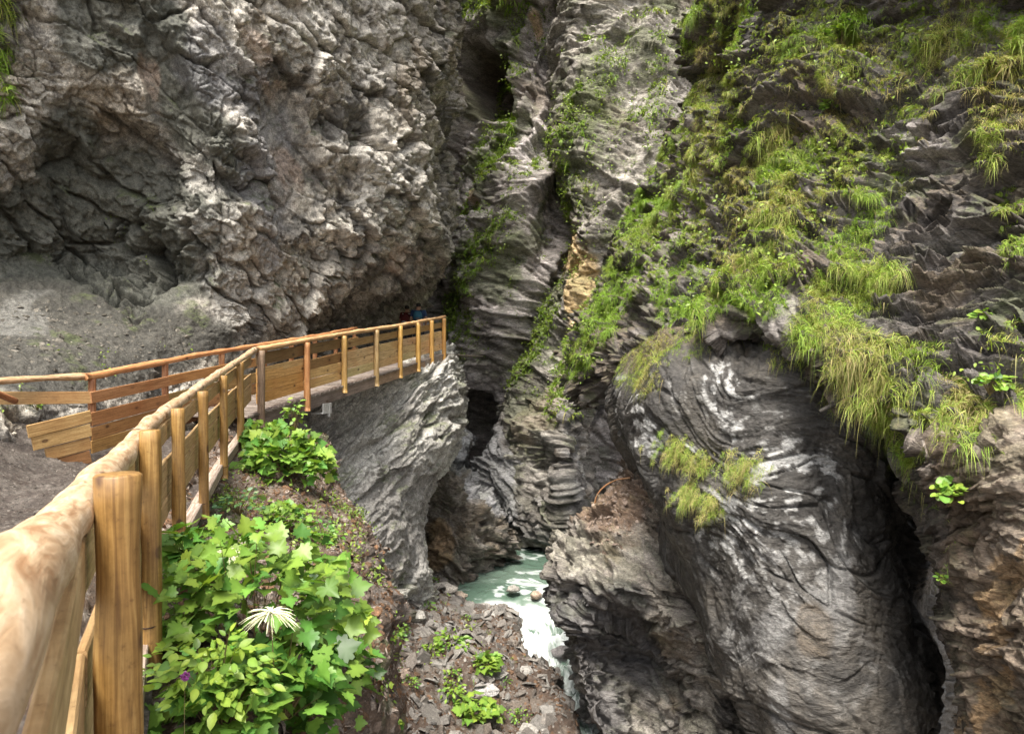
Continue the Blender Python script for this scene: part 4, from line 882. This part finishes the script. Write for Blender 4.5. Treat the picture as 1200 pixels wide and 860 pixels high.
def plant(name, px, py, d, rx, rz, n, size, kind, label, cat='plant', young=.25, group=None, ry=None, base=(0.070, 0.175, 0.030), layers=True, rootdrop=1.0, rootv=None):
    """bushy plant: rx,rz metres; leaves sit on the outer shell and within"""
    c = V(px, py, d); ry = ry or rx * .8
    root = rootv or Vector((c.x - rx * .1, c.y + ry * .4, c.z - rz * rootdrop))
    group = group or {'maple_shrub': 'maple shrubs below the railing', 'leafy_herb': 'herbs on the soil bank', 'scree_plant': 'plants growing on the scree', 'wall_plant': 'small plants rooted in the rock walls'}[name]
    t = empty(name, tuple(root), label, cat, group)
    u = RNG.normal(size=(n, 3)); u /= np.linalg.norm(u, axis=1, keepdims=True); u[:, 2] = np.where(u[:, 2] < -.3, -u[:, 2], u[:, 2])
    rad = RNG.uniform(.25, 1, n) ** .55; rad *= 1 + .22 * vn(u * 2.3 + px * .13, 5)
    pos = np.stack([u[:, 0] * rx, u[:, 1] * ry, u[:, 2] * rz], 1) * rad[:, None]
    cen = np.array(c - root)
    aim = u.copy(); aim[:, 2] *= .3; sz = size * RNG.uniform(.55, 1.2, n)
    cl = leafcols(n, young, base)
    leaves_mesh('foliage', pos + cen, aim.astype(np.float32), sz.astype(np.float32), cl, kind, parent=t)
    k = min(n, 26); stems_mesh('stem', (0, 0, 0), [(pos[i] + cen) for i in RNG.choice(n, k, replace=False)], .004 + size * .025, t)
    return t
def snap(name, px, py):
    """nearest surface point of a terrain patch at this spot"""
    p = PATCH[name]; i = np.argmin((p['px'] - px) ** 2 + (p['py'] - py) ** 2 + (p['A'] <= 0) * 1e6); return Vector(p['P'][i].tolist()), p['N'][i]

def zone_mask(px, py, P, polys, wob=20):
    return blobs(px, py, P, polys, wob, 1.2, 330)
def scatter(pname, zones, dens, wob=18, nthr=-.2, nzw=.5, seed=0, clump=.25, clsc=.7, flat=-1.0):
    p = PATCH[pname]; m = zone_mask(p['px'], p['py'], p['P'], zones, wob)
    inside = (p['px'] > -80) & (p['px'] < 1290) & (p['py'] > -110) & (p['py'] < 960)
    cl = sst(nthr, nthr + clump, fbm(p['P'] / clsc, 3, 340 + seed) + nzw * p['N'][:, 2])
    wgt = p['A'] * m * cl * inside * (p['N'][:, 2] > flat)
    tot = wgt.sum(); n = int(tot * dens)
    if n < 1: return np.zeros((0, 3)), np.zeros((0, 3)), np.zeros(0, int)
    i = RNG.choice(len(wgt), n, p=wgt / tot); return p['P'][i], p['N'][i], i
# grass on the right slope
Z_S = [(985, 60, 130, 75, 0), (930, 170, 95, 85, 20), (860, 260, 80, 70, 30), (830, 20, 30, 60, 20), (810, 330, 60, 50, 0), (850, 130, 36, 120, 25), (765, 260, 26, 120, 28), (700, 390, 24, 70, 30), (980, 250, 70, 50, 10), (1110, 40, 60, 60, 0), (1180, 130, 34, 130, 0), (1060, 120, 50, 60, 0), (900, 345, 30, 24, 0), (1130, 20, 100, 40, 0), (870, 60, 30, 120, 20), (1055, 200, 30, 40, 0), (1190, 250, 20, 50, 0)]
Z_L = [(985, 390, 55, 60, 10), (1040, 455, 60, 55, 0), (1110, 480, 70, 60, 0), (1180, 470, 50, 80, 0), (1000, 340, 55, 40, 0), (1040, 330, 40, 30, 0), (1090, 520, 40, 30, 0)]
p, nn, i = scatter('right_slope', Z_S, 270, nthr=-.35, seed=1)
x_ = PATCH['right_slope']['px'][i]; y_ = PATCH['right_slope']['py'][i]
cv = np.clip(.36 + .5 * fbm(p / .8, 3, 350) + .10 * np.sin(y_ * .01) - .35 * (x_ < 800) + .12 * (x_ > 960), 0, 1)
sz = (.08 + .20 * RNG.random(len(p)) ** 1.5) * np.clip(.75 + .5 * fbm(p / .8, 2, 351), .5, 1.3)
print('tufts', len(p))
grass_mesh('grass', p, nn, sz, 15, cv, 'dense green and straw coloured grass hanging over the upper right slope', width=.0062, spread=.65, hang=.9)
p, nn, i = scatter('right_slope', Z_L, 260, nthr=-.35, seed=2, nzw=.3)
cv = np.clip(.45 + .4 * fbm(p / .7, 3, 352), 0, 1); sz = .09 + .22 * RNG.random(len(p)) ** 1.4
print('tufts', len(p))
grass_mesh('grass', p, nn, sz, 20, cv, 'long drooping grass along the lip above the dark rock bulge', width=.005)
p, nn, i = scatter('dark_bulge', [(800, 400, 60, 26, -25), (865, 385, 45, 22, 0), (748, 440, 18, 26, 0), (930, 400, 40, 26, 15)], 150, nthr=-.3, seed=12, clsc=.4)
grass_mesh('grass', p, nn, .07 + .16 * RNG.random(len(p)) ** 1.4, 14, np.clip(.45 + .4 * fbm(p / .5, 3, 353), 0, 1), 'short grass rooted along the top edge of the dark rock bulge', width=.005)
# far grass and creeping green on the back walls
def far_green(name, pn, zones, dens, label, size, cols, blades=10, width=.02, seed=3, **k):
    p, nn, i = scatter(pn, zones, dens, seed=seed, **k)
    print(name, pn, len(p))
    if len(p): grass_mesh(name, p, nn, size * RNG.uniform(.6, 1.3, len(p)), blades, np.clip(cols + .3 * fbm(p / 2, 2, 360), 0, 1), label, width=width, hang=.8)
Z_BK = [(560, 10, 52, 20, 0), (592, 100, 9, 90, 10), (578, 175, 20, 35, 35), (600, 150, 16, 20, 0), (546, 330, 12, 60, 0), (532, 390, 10, 60, 0), (590, 250, 9, 80, 30), (545, 240, 24, 10, 0), (560, 290, 20, 40, 30), (640, 30, 10, 40, 0), (620, 5, 20, 30, 20)]
far_green('grass', 'back_cliff', Z_BK, 34, 'bright green plants growing down the cracks of the layered back cliff', .3, .08, nthr=-.1, seed=4)
Z_PL = [(690, 115, 22, 60, 30), (663, 220, 11, 60, 12), (760, 22, 30, 8, 0), (712, 50, 24, 16, 0), (655, 175, 10, 30, 0), (725, 110, 22, 20, 0), (690, 200, 10, 40, 10), (630, 330, 12, 50, 25), (625, 400, 14, 60, 25), (655, 450, 18, 40, 0), (690, 380, 10, 50, 20), (770, 110, 20, 70, 0)]
far_green('grass', 'pillar_cliff', Z_PL, 26, 'bright green grass and creepers growing on the rock pillar', .26, .10, nthr=-.15, seed=5)
far_green('grass', 'pool_rocks', [(670, 475, 20, 20, 0), (640, 480, 20, 20, 0), (615, 505, 14, 14, 0)], 26, 'sparse green growth on top of the dark pool rocks', .3, .2, seed=6)
far_green('grass', 'left_cliff', [(-10, 60, 26, 75, 0), (0, 20, 20, 30, 0)], 40, 'green grass hanging down the left edge of the crag', .35, .15, blades=18, width=.008, nthr=-.8, seed=7)
far_green('grass', 'soil_bank', [(300, 840, 140, 60, 0), (420, 830, 30, 60, 0), (350, 600, 80, 80, 0), (330, 700, 100, 60, 0)], 10, 'thin grass scattered over the brown soil bank', .14, .25, blades=8, width=.004, nthr=.0, seed=8)
far_green('grass', 'scree_slope', [(560, 830, 60, 40, 0), (500, 700, 50, 40, 0), (590, 760, 40, 30, 0)], 6, 'sparse green weeds between the stones of the scree', .16, .2, blades=8, width=.008, nthr=.1, seed=9)
far_green('grass', 'right_wall', [(1100, 560, 40, 50, 0), (1110, 640, 12, 60, 0), (1150, 520, 50, 30, 0)], 18, 'small weeds on the brown wall at the right', .12, .2, blades=8, width=.004, nthr=.0, seed=10)

# ground cover of small leaves
def leafcover(pn, zones, dens, size, label, young=.3, seed=20, kind='oval', nthr=.0, base=(0.095, 0.15, 0.028)):
    p, nn, i = scatter(pn, zones, dens, seed=seed, nthr=nthr, clsc=.45)
    if not len(p): return
    k = 7; n = len(p) * k; pos = np.repeat(p, k, 0) + np.repeat(nn, k, 0) * (size * RNG.uniform(.2, 1.6, (n, 1))) + RNG.normal(size=(n, 3)) * size * 1.1
    aim = np.repeat(nn, k, 0) * .6 + RNG.normal(size=(n, 3)) * .7; aim /= np.linalg.norm(aim, axis=1, keepdims=True)
    o = leaves_mesh('ground_cover', pos, aim.astype(np.float32), (size * RNG.uniform(.6, 1.3, n)).astype(np.float32), leafcols(n, young, base), kind)
    setp(o, label, None, None, 'stuff'); print('cover', pn, n)
leafcover('right_slope', Z_S, 9, .075, 'small bright leaved herbs among the grass on the right slope', .45, 21)
leafcover('right_slope', [(1170, 450, 50, 60, 0), (1010, 330, 60, 14, 0), (1130, 440, 30, 40, 0), (930, 320, 40, 20, 0)], 14, .06, 'bright green herbs on the ledge at the right edge', .4, 22, nthr=-.2)
leafcover('pillar_cliff', Z_PL, 16, .11, 'leafy creepers on the rock pillar', .45, 23)
leafcover('back_cliff', Z_BK, 14, .12, 'leafy creepers in the cracks of the back cliff', .4, 24)
leafcover('back_cliff', [(570, 330, 60, 130, 20), (540, 280, 30, 100, 0)], 4, .10, 'scattered small leaves on the lower back cliff', .3, 28, nthr=.1)
leafcover('pillar_cliff', [(700, 250, 90, 230, 10), (640, 420, 50, 60, 0)], 5, .10, 'scattered small leaves all over the rock pillar', .3, 29, nthr=.05)
leafcover('soil_bank', [(380, 620, 60, 50, 0), (300, 600, 70, 50, 0), (330, 640, 60, 60, 0), (430, 760, 30, 80, 0), (400, 680, 40, 50, 0)], 42, .045, 'small leaved weeds creeping over the brown soil bank', .3, 25, nthr=.1)
leafcover('scree_slope', [(540, 790, 60, 60, 0), (500, 700, 40, 30, 0)], 3, .07, 'little green seedlings scattered on the scree', .4, 26, nthr=.25)
leafcover('left_cliff', [(120, 420, 120, 30, 0), (20, 480, 40, 25, 0), (160, 290, 60, 60, 0)], 3, .05, 'tiny green plants on the debris foot of the left cliff', .3, 27, nthr=.2)

# individual plants
plant('maple_shrub', 300, 735, 4.3, .64, .62, 400, .112, 'maple', 'large bushy maple leaved shrub right beside the near railing posts', 'shrub', .30, ry=.5)
plant('maple_shrub', 225, 665, 4.9, .28, .34, 120, .12, 'maple', 'mid green maple leaved shrub tucked behind the third railing post', 'shrub', .25)
plant('leafy_herb', 255, 800, 3.6, .34, .24, 240, .07, 'oval', 'yellow green feathery leaved herb in front of the large shrub', 'plant', .62)
plant('maple_shrub', 335, 800, 3.9, .34, .26, 130, .135, 'maple', 'low broad leaved sapling at the bottom below the white flower', 'shrub', .12)
plant('maple_shrub', 390, 790, 5.0, .30, .30, 130, .11, 'maple', 'right hand outlier of the large shrub, spilling over the edge of the bank', 'shrub', .25)
plant('maple_shrub', 340, 840, 4.2, .36, .24, 170, .105, 'maple', 'dark green maple leaves at the bottom edge below the large shrub', 'shrub', .12)
plant('maple_shrub', 262, 838, 3.6, .34, .24, 170, .11, 'maple', 'dense maple leaves filling the bottom edge beside the nearest post', 'shrub', .2)
plant('leafy_herb', 205, 745, 4.2, .16, .22, 90, .08, 'maple', 'narrow pale sprig squeezed between the second post and the large shrub', 'plant', .4)
plant('maple_shrub', 335, 548, 9.8, .62, .48, 420, .15, 'maple', 'bright green bush hanging below the corner post of the boardwalk', 'shrub', .30)
plant('maple_shrub', 310, 515, 10.6, .35, .30, 130, .14, 'maple', 'small green bush against the underside of the boardwalk corner', 'shrub', .35)
plant('leafy_herb', 345, 490, 12.2, .16, .32, 60, .10, 'oval', 'thin climbing plant growing up to the boardwalk beam', 'plant', .4)
plant('leafy_herb', 370, 632, 8.6, .32, .20, 190, .07, 'oval', 'low dark green herb on the bank under the bright bush', 'plant', .2)
plant('leafy_herb', 280, 590, 8.0, .25, .15, 90, .08, 'oval', 'bluish ferny herb beside the foot of the fifth railing post', 'plant', .1, base=(.07, .15, .06))
plant('leafy_herb', 335, 610, 8.2, .30, .18, 150, .08, 'maple', 'low maple leaved seedling patch between the two big bushes', 'plant', .35)
plant('leafy_herb', 395, 690, 7.6, .15, .10, 50, .06, 'oval', 'small herb clinging to the edge of the soil bank', 'plant', .3)
plant('leafy_herb', 455, 745, 8.2, .25, .12, 110, .06, 'oval', 'small leaved plant hanging off the dark outcrop of the bank', 'plant', .4)
plant('maple_shrub', 408, 728, 5.2, .13, .10, 14, .17, 'maple', 'young yellow leaved sprig sticking out from the large shrub', 'shrub', .8)
plant('leafy_herb', 450, 850, 7.2, .18, .12, 30, .09, 'round', 'round leaved herb at the bottom edge of the bank', 'plant', .25)
for (x, y, rx, nl, s, kd, lab, yg) in [
    (590, 800, .22, 60, .07, 'oval', 'low herb near the right edge of the scree', .3),
    (610, 840, .26, 70, .08, 'oval', 'low spreading herb at the bottom right of the scree', .35),
    (480, 800, .22, 60, .07, 'oval', 'low herb at the left foot of the scree', .3),
    (470, 745, .20, 50, .07, 'oval', 'dark little herb beside the rock outcrop on the scree', .2),
    (545, 725, .16, 40, .06, 'oval', 'tiny herb among pale slabs near the top of the scree', .3),
    (528, 755, .42, 120, .14, 'oval', 'tall pale green herb in the middle of the scree', .4),
    (568, 780, .36, 70, .18, 'maple', 'bright maple seedling right of the tall herb on the scree', .45),
    (505, 765, .30, 80, .11, 'oval', 'pale leafy clump left of the tall herb on the scree', .5),
    (530, 812, .32, 80, .12, 'oval', 'yellow green clump below the tall herb on the scree', .5),
    (558, 835, .50, 90, .20, 'maple', 'fan of bright maple leaves at the bottom of the scree', .5),
    (530, 790, .20, 40, .09, 'oval', 'tiny round clump between two larger scree herbs', .45),
    (500, 712, .24, 50, .09, 'oval', 'small herb high on the scree near the buttress foot', .3),
    (505, 680, .22, 40, .09, 'oval', 'thin weed at the top edge of the scree', .3)]:
    q, _ = snap('scree_slope', x, y); plant('scree_plant', x, y, q.y - rx * .4, rx, rx * .7, nl, s, kd, lab, 'plant', yg, ry=rx * .8)
for (x, y, rx, nl, s, kd, lab, yg, pn) in [
    (1118, 578, .20, 90, .085, 'round', 'bright round leaved plant on the brown wall at the right', .5, 'right_wall'),
    (1085, 585, .07, 20, .07, 'round', 'tiny round leaved plant left of the bigger one on the brown wall', .5, 'right_wall'),
    (1108, 650, .09, 22, .06, 'round', 'small sprig on the brown wall below the bright round leaved plant', .5, 'right_wall'),
    (1105, 680, .07, 16, .05, 'round', 'lowest tiny sprig on the brown wall', .5, 'right_wall'),
    (1155, 370, .10, 34, .09, 'oval', 'small broad leaved plant in a crack of the right slope', .35, 'right_slope'),
    (1190, 380, .09, 24, .08, 'oval', 'yellow green plant at the right edge of the slope', .6, 'right_slope'),
    (1135, 455, .16, 60, .08, 'round', 'dark green round leaved plant among long grass at the right', .1, 'right_slope'),
    (1165, 450, .15, 60, .08, 'round', 'bright round leaved plant right of the dark green one', .5, 'right_slope'),
    (990, 40, .35, 90, .13, 'oval', 'light green broad leaved plant at the top of the right slope', .6, 'right_slope'),
    (975, 130, .26, 60, .11, 'oval', 'leafy herb in the grass in the middle of the right slope', .5, 'right_slope'),
    (5, 470, .14, 50, .07, 'oval', 'small weeds at the left end of the plank fence', .4, 'left_cliff'),
    (42, 475, .12, 40, .07, 'oval', 'little plant under the top plank of the left fence', .45, 'left_cliff'),
    (28, 525, .08, 18, .06, 'oval', 'tiny sprout on the soil beside the path', .3, 'left_cliff')]:
    q, nq = snap(pn, x, y); dq = q.y - rx * .5
    plant('wall_plant', x, y, dq, rx, rx * .75, nl, s, kd, lab, 'plant', yg)
# cream goatsbeard flowers
M_PETAL = mat_plain('cream_petal', (0.72, 0.72, 0.48), .7); M_PURP = mat_plain('purple_petal', (0.25, 0.06, 0.28), .6)
def plume(px, py, d, s, lab, n=95):
    c = V(px, py, d); t = empty('goatsbeard_flower', tuple(c + Vector((0, .05, -.35))), lab, 'flower')
    pos = []; 
    vs = []; fs = []
    for k in range(n):
        a = random.uniform(0, 2 * math.pi); e = random.uniform(-.25, .9); dr = Vector((math.cos(a) * math.cos(e), math.sin(a) * math.cos(e) * .7 - .2, math.sin(e) * .8))
        L = s * random.uniform(.6, 1.1); p0 = Vector((0, -.05, .35)); b = len(vs); sd_ = dr.cross(Vector((0, 1, .2))).normalized()
        for i in range(5):
            tt = i / 4; q = p0 + dr * L * tt + Vector((0, 0, -.45 * L * tt * tt)); ww = s * .028 * (1 - .6 * tt) * (1 + .5 * (i % 2))
            vs += [tuple(q + sd_ * ww), tuple(q - sd_ * ww), tuple(q + Vector((0, -ww, 0)))]
            if i:
                o_ = b + i * 3
                for x, y in ((0, 1), (1, 2), (2, 0)): fs.append((o_ - 3 + x, o_ - 3 + y, o_ + y, o_ + x))
    npmesh('flower_plume', np.array(vs), np.array(fs), M_PETAL, None, t)
    stems_mesh('stem', (0, 0, 0), [(0, -.05, .35)], .004, t)
plume(318, 718, 3.65, .15, 'spiky cream white flower plume in the middle of the large shrub')
plume(268, 650, 4.5, .17, 'paler cream flower plume at the top of the large shrub', 70)
# purple flower head on a stalk
c = V(217, 792, 3.0); t = empty('purple_flower', tuple(c + Vector((0, 0, -.5))), 'small purple flower head on a thin stalk at the bottom left', 'flower')
u = RNG.normal(size=(90, 3)); u /= np.linalg.norm(u, axis=1, keepdims=True)
leaves_mesh('flower_head', u * .010 + np.array((0, 0, .5)), u.astype(np.float32), np.full(90, .012, np.float32), np.tile((0.30, 0.07, 0.32), (90, 1)), 'oval', M_GRASS, t)
stems_mesh('stem', (0, 0, 0), [(0, 0, .5)], .0025, t)

# grass tussocks hanging on the bulge
for (x, y, r, lab) in [(795, 530, .30, 'grass tussock at the upper left of the dark bulge'), (820, 548, .28, 'mossy tussock between two others on the dark bulge'),
                       (872, 556, .30, 'rightmost hanging tussock on the face of the dark bulge'), (835, 595, .25, 'lowest green tussock on the face of the dark bulge'), (806, 580, .20, 'straw coloured tuft under the upper left tussock of the bulge')]:
    q, nq = snap('dark_bulge', x, y); t = empty('grass_tussock', tuple(q), lab, 'grass tuft', 'tussocks on the dark bulge')
    r *= 1.45; n = 95; u = RNG.normal(size=(n, 3)) * np.array((.40, .22, .30)) * r
    grass_mesh('blades', u + np.array((0, -.06, .05)), np.tile(nq, (n, 1)), np.full(n, .15) * RNG.uniform(.6, 1.4, n), 34, np.clip(RNG.normal(.52, .25, n), 0, 1), None, parent=t, width=.004, kind=None)

# ------------------------------------------------------------ loose stones
def stone(R, seed, flat=.45):
    n1, n2 = 9, 14; th = np.linspace(.0, math.pi, n1); ph = np.linspace(0, 2 * math.pi, n2, endpoint=False)
    u = np.stack([np.outer(np.sin(th), np.cos(ph)), np.outer(np.sin(th), np.sin(ph)), np.outer(np.cos(th), np.ones(n2))], -1).reshape(-1, 3)
    f1, e = facet(u * 1.1 + seed * 3.1, 61); u = u * (1 + .28 * f1 + .12 * fbm(u * 1.7 + seed, 2, 400))[:, None]
    v = u * np.array((1, .75, flat)) * R; idx = np.arange(n1 * n2).reshape(n1, n2); nx = np.roll(idx, -1, 1)
    return v, np.stack([idx[:-1], idx[1:], nx[1:], nx[:-1]], -1).reshape(-1, 4)
def scatter_stones(pn, zones, dens, s0, s1, label, seed=30, cols=((.25, .235, .215), (.095, .075, .06)), nthr=-1):
    p, nn, i = scatter(pn, zones, dens, seed=seed, nthr=nthr, flat=.1)
    n = len(p); print('stones', pn, n)
    if not n: return
    # simple angular chips: jittered octahedral slabs
    base = np.array([(1, 0, 0), (.5, .8, 0), (-.5, .8, 0), (-1, 0, 0), (-.5, -.8, 0), (.5, -.8, 0)], np.float32)
    top = np.concatenate([base * (1, 1, 0) + (0, 0, -.5), base * .92 + (0, 0, .5)])
    sc_ = (s0 * (s1 / s0) ** (RNG.random(n) ** 3.2)).astype(np.float32)
    v = top[None] * RNG.uniform(.65, 1.25, (n, 12, 3)); v[..., 2] *= RNG.uniform(.2, .55, (n, 1)); v *= sc_[:, None, None]
    a = RNG.uniform(0, 6.28, n); ca, sa = np.cos(a), np.sin(a); vx = v[..., 0] * ca[:, None] - v[..., 1] * sa[:, None]; vy = v[..., 0] * sa[:, None] + v[..., 1] * ca[:, None]
    z = nn + RNG.normal(size=nn.shape) * .35; z /= np.linalg.norm(z, axis=1, keepdims=True); x = np.cross(z, (0.1, .3, 1.0)); x /= np.linalg.norm(x, axis=1, keepdims=True); y = np.cross(z, x)
    w_ = p[:, None] + vx[..., None] * x[:, None] + vy[..., None] * y[:, None] + (v[..., 2])[..., None] * z[:, None]
    k = np.arange(6); sidef = np.stack([k, (k + 1) % 6, (k + 1) % 6 + 6, k + 6], -1); tf = np.array([[6, 7, 8, 9, 10, 11]]); off = (np.arange(n) * 12)[:, None, None]
    c0, c1 = np.array(cols[0]), np.array(cols[1]); m = RNG.random((n, 1)); cc = (c0 * m + c1 * (1 - m)) * RNG.uniform(.7, 1.3, (n, 1))
    o = npmesh('loose_stones', w_.reshape(-1, 3), [(sidef[None] + off).reshape(-1, 4), (tf[None] + off).reshape(-1, 6)], M_SOIL, np.repeat(cc, 12, 0), smooth=False)
    setp(o, label, None, None, 'stuff')
scatter_stones('scree_slope', [(560, 770, 150, 120, 0)], 85, .02, .26, 'countless flat grey and brown stones lying on the scree', 30)
scatter_stones('soil_bank', [(330, 700, 220, 240, 0)], 260, .010, .05, 'small stone chips strewn over the soil bank', 31, ((.30, .25, .21), (.14, .10, .075)))
scatter_stones('path', [(60, 570, 140, 90, 0)], 240, .008, .03, 'fine gravel on the footpath', 32, ((.16, .14, .12), (.07, .055, .045)))
scatter_stones('left_cliff', [(100, 400, 180, 50, 5)], 70, .012, .07, 'stone chips caught on the debris slope below the left cliff', 33, ((.20, .18, .15), (.09, .08, .06)))
scatter_stones('middle_spur', [(735, 590, 34, 65, 38)], 150, .02, .08, 'stone chips in the dirt on top of the middle spur', 34, ((.30, .24, .20), (.15, .10, .07)))
for k, (x, y, d, R, lab, c) in enumerate([
    (601, 690, 21.5, .24, 'round grey boulder at the lip of the pool', (.30, .28, .25)), (628, 697, 21.3, .24, 'tan boulder in the middle of the cascade lip', (.36, .27, .20)),
    
    (660, 765, 19.2, .34, 'dark boulder splashed by the cascade', (.16, .15, .15)),
    (522, 690, 20.0, .35, 'pale flat slab at the top of the scree', (.42, .38, .33)), (537, 697, 20.0, .28, 'tan slab right of the pale flat one on the scree', (.40, .32, .25)), (484, 722, 17.8, .30, 'long flat slab halfway up the scree', (.36, .34, .31)),
    (630, 785, 17.6, .38, 'pale angular block on the scree edge', (.38, .36, .34)), (600, 770, 17.8, .22, 'small grey block on the scree above the pale one', (.36, .35, .33)),
    (570, 808, 16.2, .26, 'grey slab at the bottom of the scree', (.36, .34, .33)), (470, 790, 15.5, .25, 'brown stone low on the left side of the scree', (.26, .2, .16))]):
    v, f = stone(R, k + 1); c_ = V(x, y, d); o = npmesh('boulder', v, f, M_CRAG, np.tile(c + (.3,), (len(v), 1)), smooth=d > 20.5)
    if d < 20.5 and y != 765: q, _ = snap('scree_slope', x, y); c_ = q
    o.location = c_; o.rotation_euler = (random.uniform(-.2, .2), random.uniform(-.2, .2), random.uniform(0, 6)); setp(o, lab, 'boulder', 'boulders around the stream')
scatter_stones('soil_bank', [(330, 680, 200, 240, 0)], 160, .02, .06, 'dead brown leaves and bark flakes on the soil bank', 36, ((.17, .09, .045), (.07, .04, .022)))
scatter_stones('scree_slope', [(560, 770, 150, 120, 0)], 60, .03, .10, 'dead brown leaves and wood flakes between the scree stones', 37, ((.16, .09, .05), (.06, .035, .02)))
# bent root on the middle spur
rt = tube('bent_root', [V(697, 598, 17.4), V(699, 582, 17.3), V(708, 570, 17.2), V(722, 562, 17.0), V(738, 560, 16.8)], [.03, .028, .025, .02, .012], M_RUST, None, seg=8, step=.08, wob=.01)
setp(rt, 'thin bent root arching out of the dirt on the middle spur', 'root')

# ------------------------------------------------------------ two walkers
def skin_body(name, verts, edges, rad, mat, parent, sub=2):
    me = bpy.data.meshes.new(name); me.from_pydata(verts, edges, []); o = bpy.data.objects.new(name, me); C.objects.link(o); o.parent = parent
    sk = o.modifiers.new('skin', 'SKIN'); sk.use_smooth_shade = True
    for i, r in enumerate(rad): o.data.skin_vertices[0].data[i].radius = (r if hasattr(r, '__len__') else (r, r))
    o.data.skin_vertices[0].data[0].use_root = True
    ss = o.modifiers.new('sub', 'SUBSURF'); ss.levels = sub; ss.render_levels = sub; me.materials.append(mat)
    return o
M_SKIN = mat_plain('skin', (0.42, 0.24, 0.16), .55); M_HAIR = mat_plain('black_hair', (0.012, 0.010, 0.009), .5)
def person(loc, rz, top, trousers, label, hair=M_HAIR):
    t = empty('person', loc, label, 'person', 'walkers on the boardwalk', rz=rz)
    # facing +Y; body continuous
    vs = [(0, 0, .95), (0, .0, 1.15), (0, .01, 1.35), (0, .01, 1.47), (0, .03, 1.56), (0, .04, 1.66),
          (-.19, 0, 1.42), (-.25, .0, 1.15), (-.22, .16, .95), (-.21, .22, .88), (.19, 0, 1.42), (.25, 0, 1.15), (.22, .16, .95), (.21, .22, .88),
          (-.10, 0, .88), (-.11, .06, .48), (-.11, -.04, .08), (-.11, .10, .03), (.10, 0, .88), (.11, -.06, .48), (.11, -.18, .10), (.11, -.06, .03)]
    ed = [(0, 1), (1, 2), (2, 3), (3, 4), (4, 5), (2, 6), (6, 7), (7, 8), (8, 9), (2, 10), (10, 11), (11, 12), (12, 13), (0, 14), (14, 15), (15, 16), (16, 17), (0, 18), (18, 19), (19, 20), (20, 21)]
    rd = [(.14, .11), (.13, .10), (.15, .11), (.055, .055), (.075, .085), (.07, .085), .055, .045, .034, .03, .055, .045, .034, .03, .09, .062, .042, .04, .09, .062, .042, .04]
    skin_body('body', vs, ed, rd, M_SKIN, t)
    k = 1.10
    tv = [vs[i] for i in (0, 1, 2, 6, 10)] + [(-.235, .01, 1.22), (.235, .01, 1.22), (0, .01, 1.45)]
    skin_body('shirt', [(0, 0, .92)] + tv[1:], [(0, 1), (1, 2), (2, 3), (2, 4), (3, 5), (4, 6), (2, 7)], [(.165, .13), (.155, .12), (.175, .13), .075, .075, .06, .06, (.07, .07)], top, t)
    skin_body('trousers', [(0, 0, .95), (-.10, 0, .86), (-.11, .06, .48), (-.11, -.03, .14), (.10, 0, .86), (.11, -.06, .48), (.11, -.16, .14)], [(0, 1), (1, 2), (2, 3), (0, 4), (4, 5), (5, 6)], [(.15, .12), .105, .078, .06, .105, .078, .06], trousers, t)
    skin_body('hair', [(0, -.012, 1.55), (0, .0, 1.63), (0, .012, 1.70)], [(0, 1), (1, 2)], [(.070, .060), (.088, .085), (.084, .090)], hair, t)
    return t
def backpack(loc, rz, mat, trim, label):
    t = empty('backpack', loc, label, 'backpack', rz=rz)
    skin_body('bag', [(0, 0, .08), (0, -.02, .25), (0, 0, .44)], [(0, 1), (1, 2)], [(.15, .09), (.17, .12), (.13, .09)], mat, t)
    skin_body('front_pocket', [(0, -.12, .10), (0, -.14, .22)], [(0, 1)], [(.10, .045), (.10, .05)], trim, t)
    for s in (-1, 1): tube('strap', [Vector(loc) + Matrix.Rotation(rz, 3, 'Z') @ Vector((s * .10, .05, .46)), Vector(loc) + Matrix.Rotation(rz, 3, 'Z') @ Vector((s * .13, .20, .44)), Vector(loc) + Matrix.Rotation(rz, 3, 'Z') @ Vector((s * .14, .22, .25)), Vector(loc) + Matrix.Rotation(rz, 3, 'Z') @ Vector((s * .12, .08, .08))], [.018] * 4, trim, None, seg=6, step=.05)
    for o in [x for x in C.objects if x.name.startswith('strap') and x.parent is None]:
        o.data.transform(Matrix.Rotation(-rz, 4, 'Z') @ Matrix.Translation(-Vector(loc))); o.parent = t
    return t
M_TEAL = mat_plain('teal_cloth', (0.03, 0.13, 0.20), .8); M_RED = mat_plain('dark_red_cloth', (0.14, 0.025, 0.025), .85); M_GREYC = mat_plain('grey_cloth', (0.10, 0.11, 0.12), .8)
M_NAVY = mat_plain('navy_cloth', (0.02, 0.05, 0.13), .85); M_BLK = mat_plain('dark_trousers', (0.03, 0.03, 0.035), .9); M_WHITEC = mat_plain('pale_cloth', (0.45, 0.43, 0.42), .8)
zf = FAR1.z - 1.05
def foot(px, d): v = V(px, 430, d); return (v.x, v.y, zf)
l1 = foot(490.5, 23.6); person(l1, .1, M_NAVY, M_BLK, 'person in navy with black hair and a teal backpack seen from behind')
backpack((l1[0], l1[1] - .23, zf + 1.0), .1, M_TEAL, M_GREYC, 'teal and grey backpack on the right hand walker')
l2 = foot(477, 24.6); person(l2, -.2, M_RED, M_BLK, 'person in dark red walking ahead on the left under the overhang')
backpack((l2[0] - .04, l2[1] - .23, zf + .95), -.2, M_RED, M_WHITEC, 'dark red backpack with a pale pocket on the left hand walker')
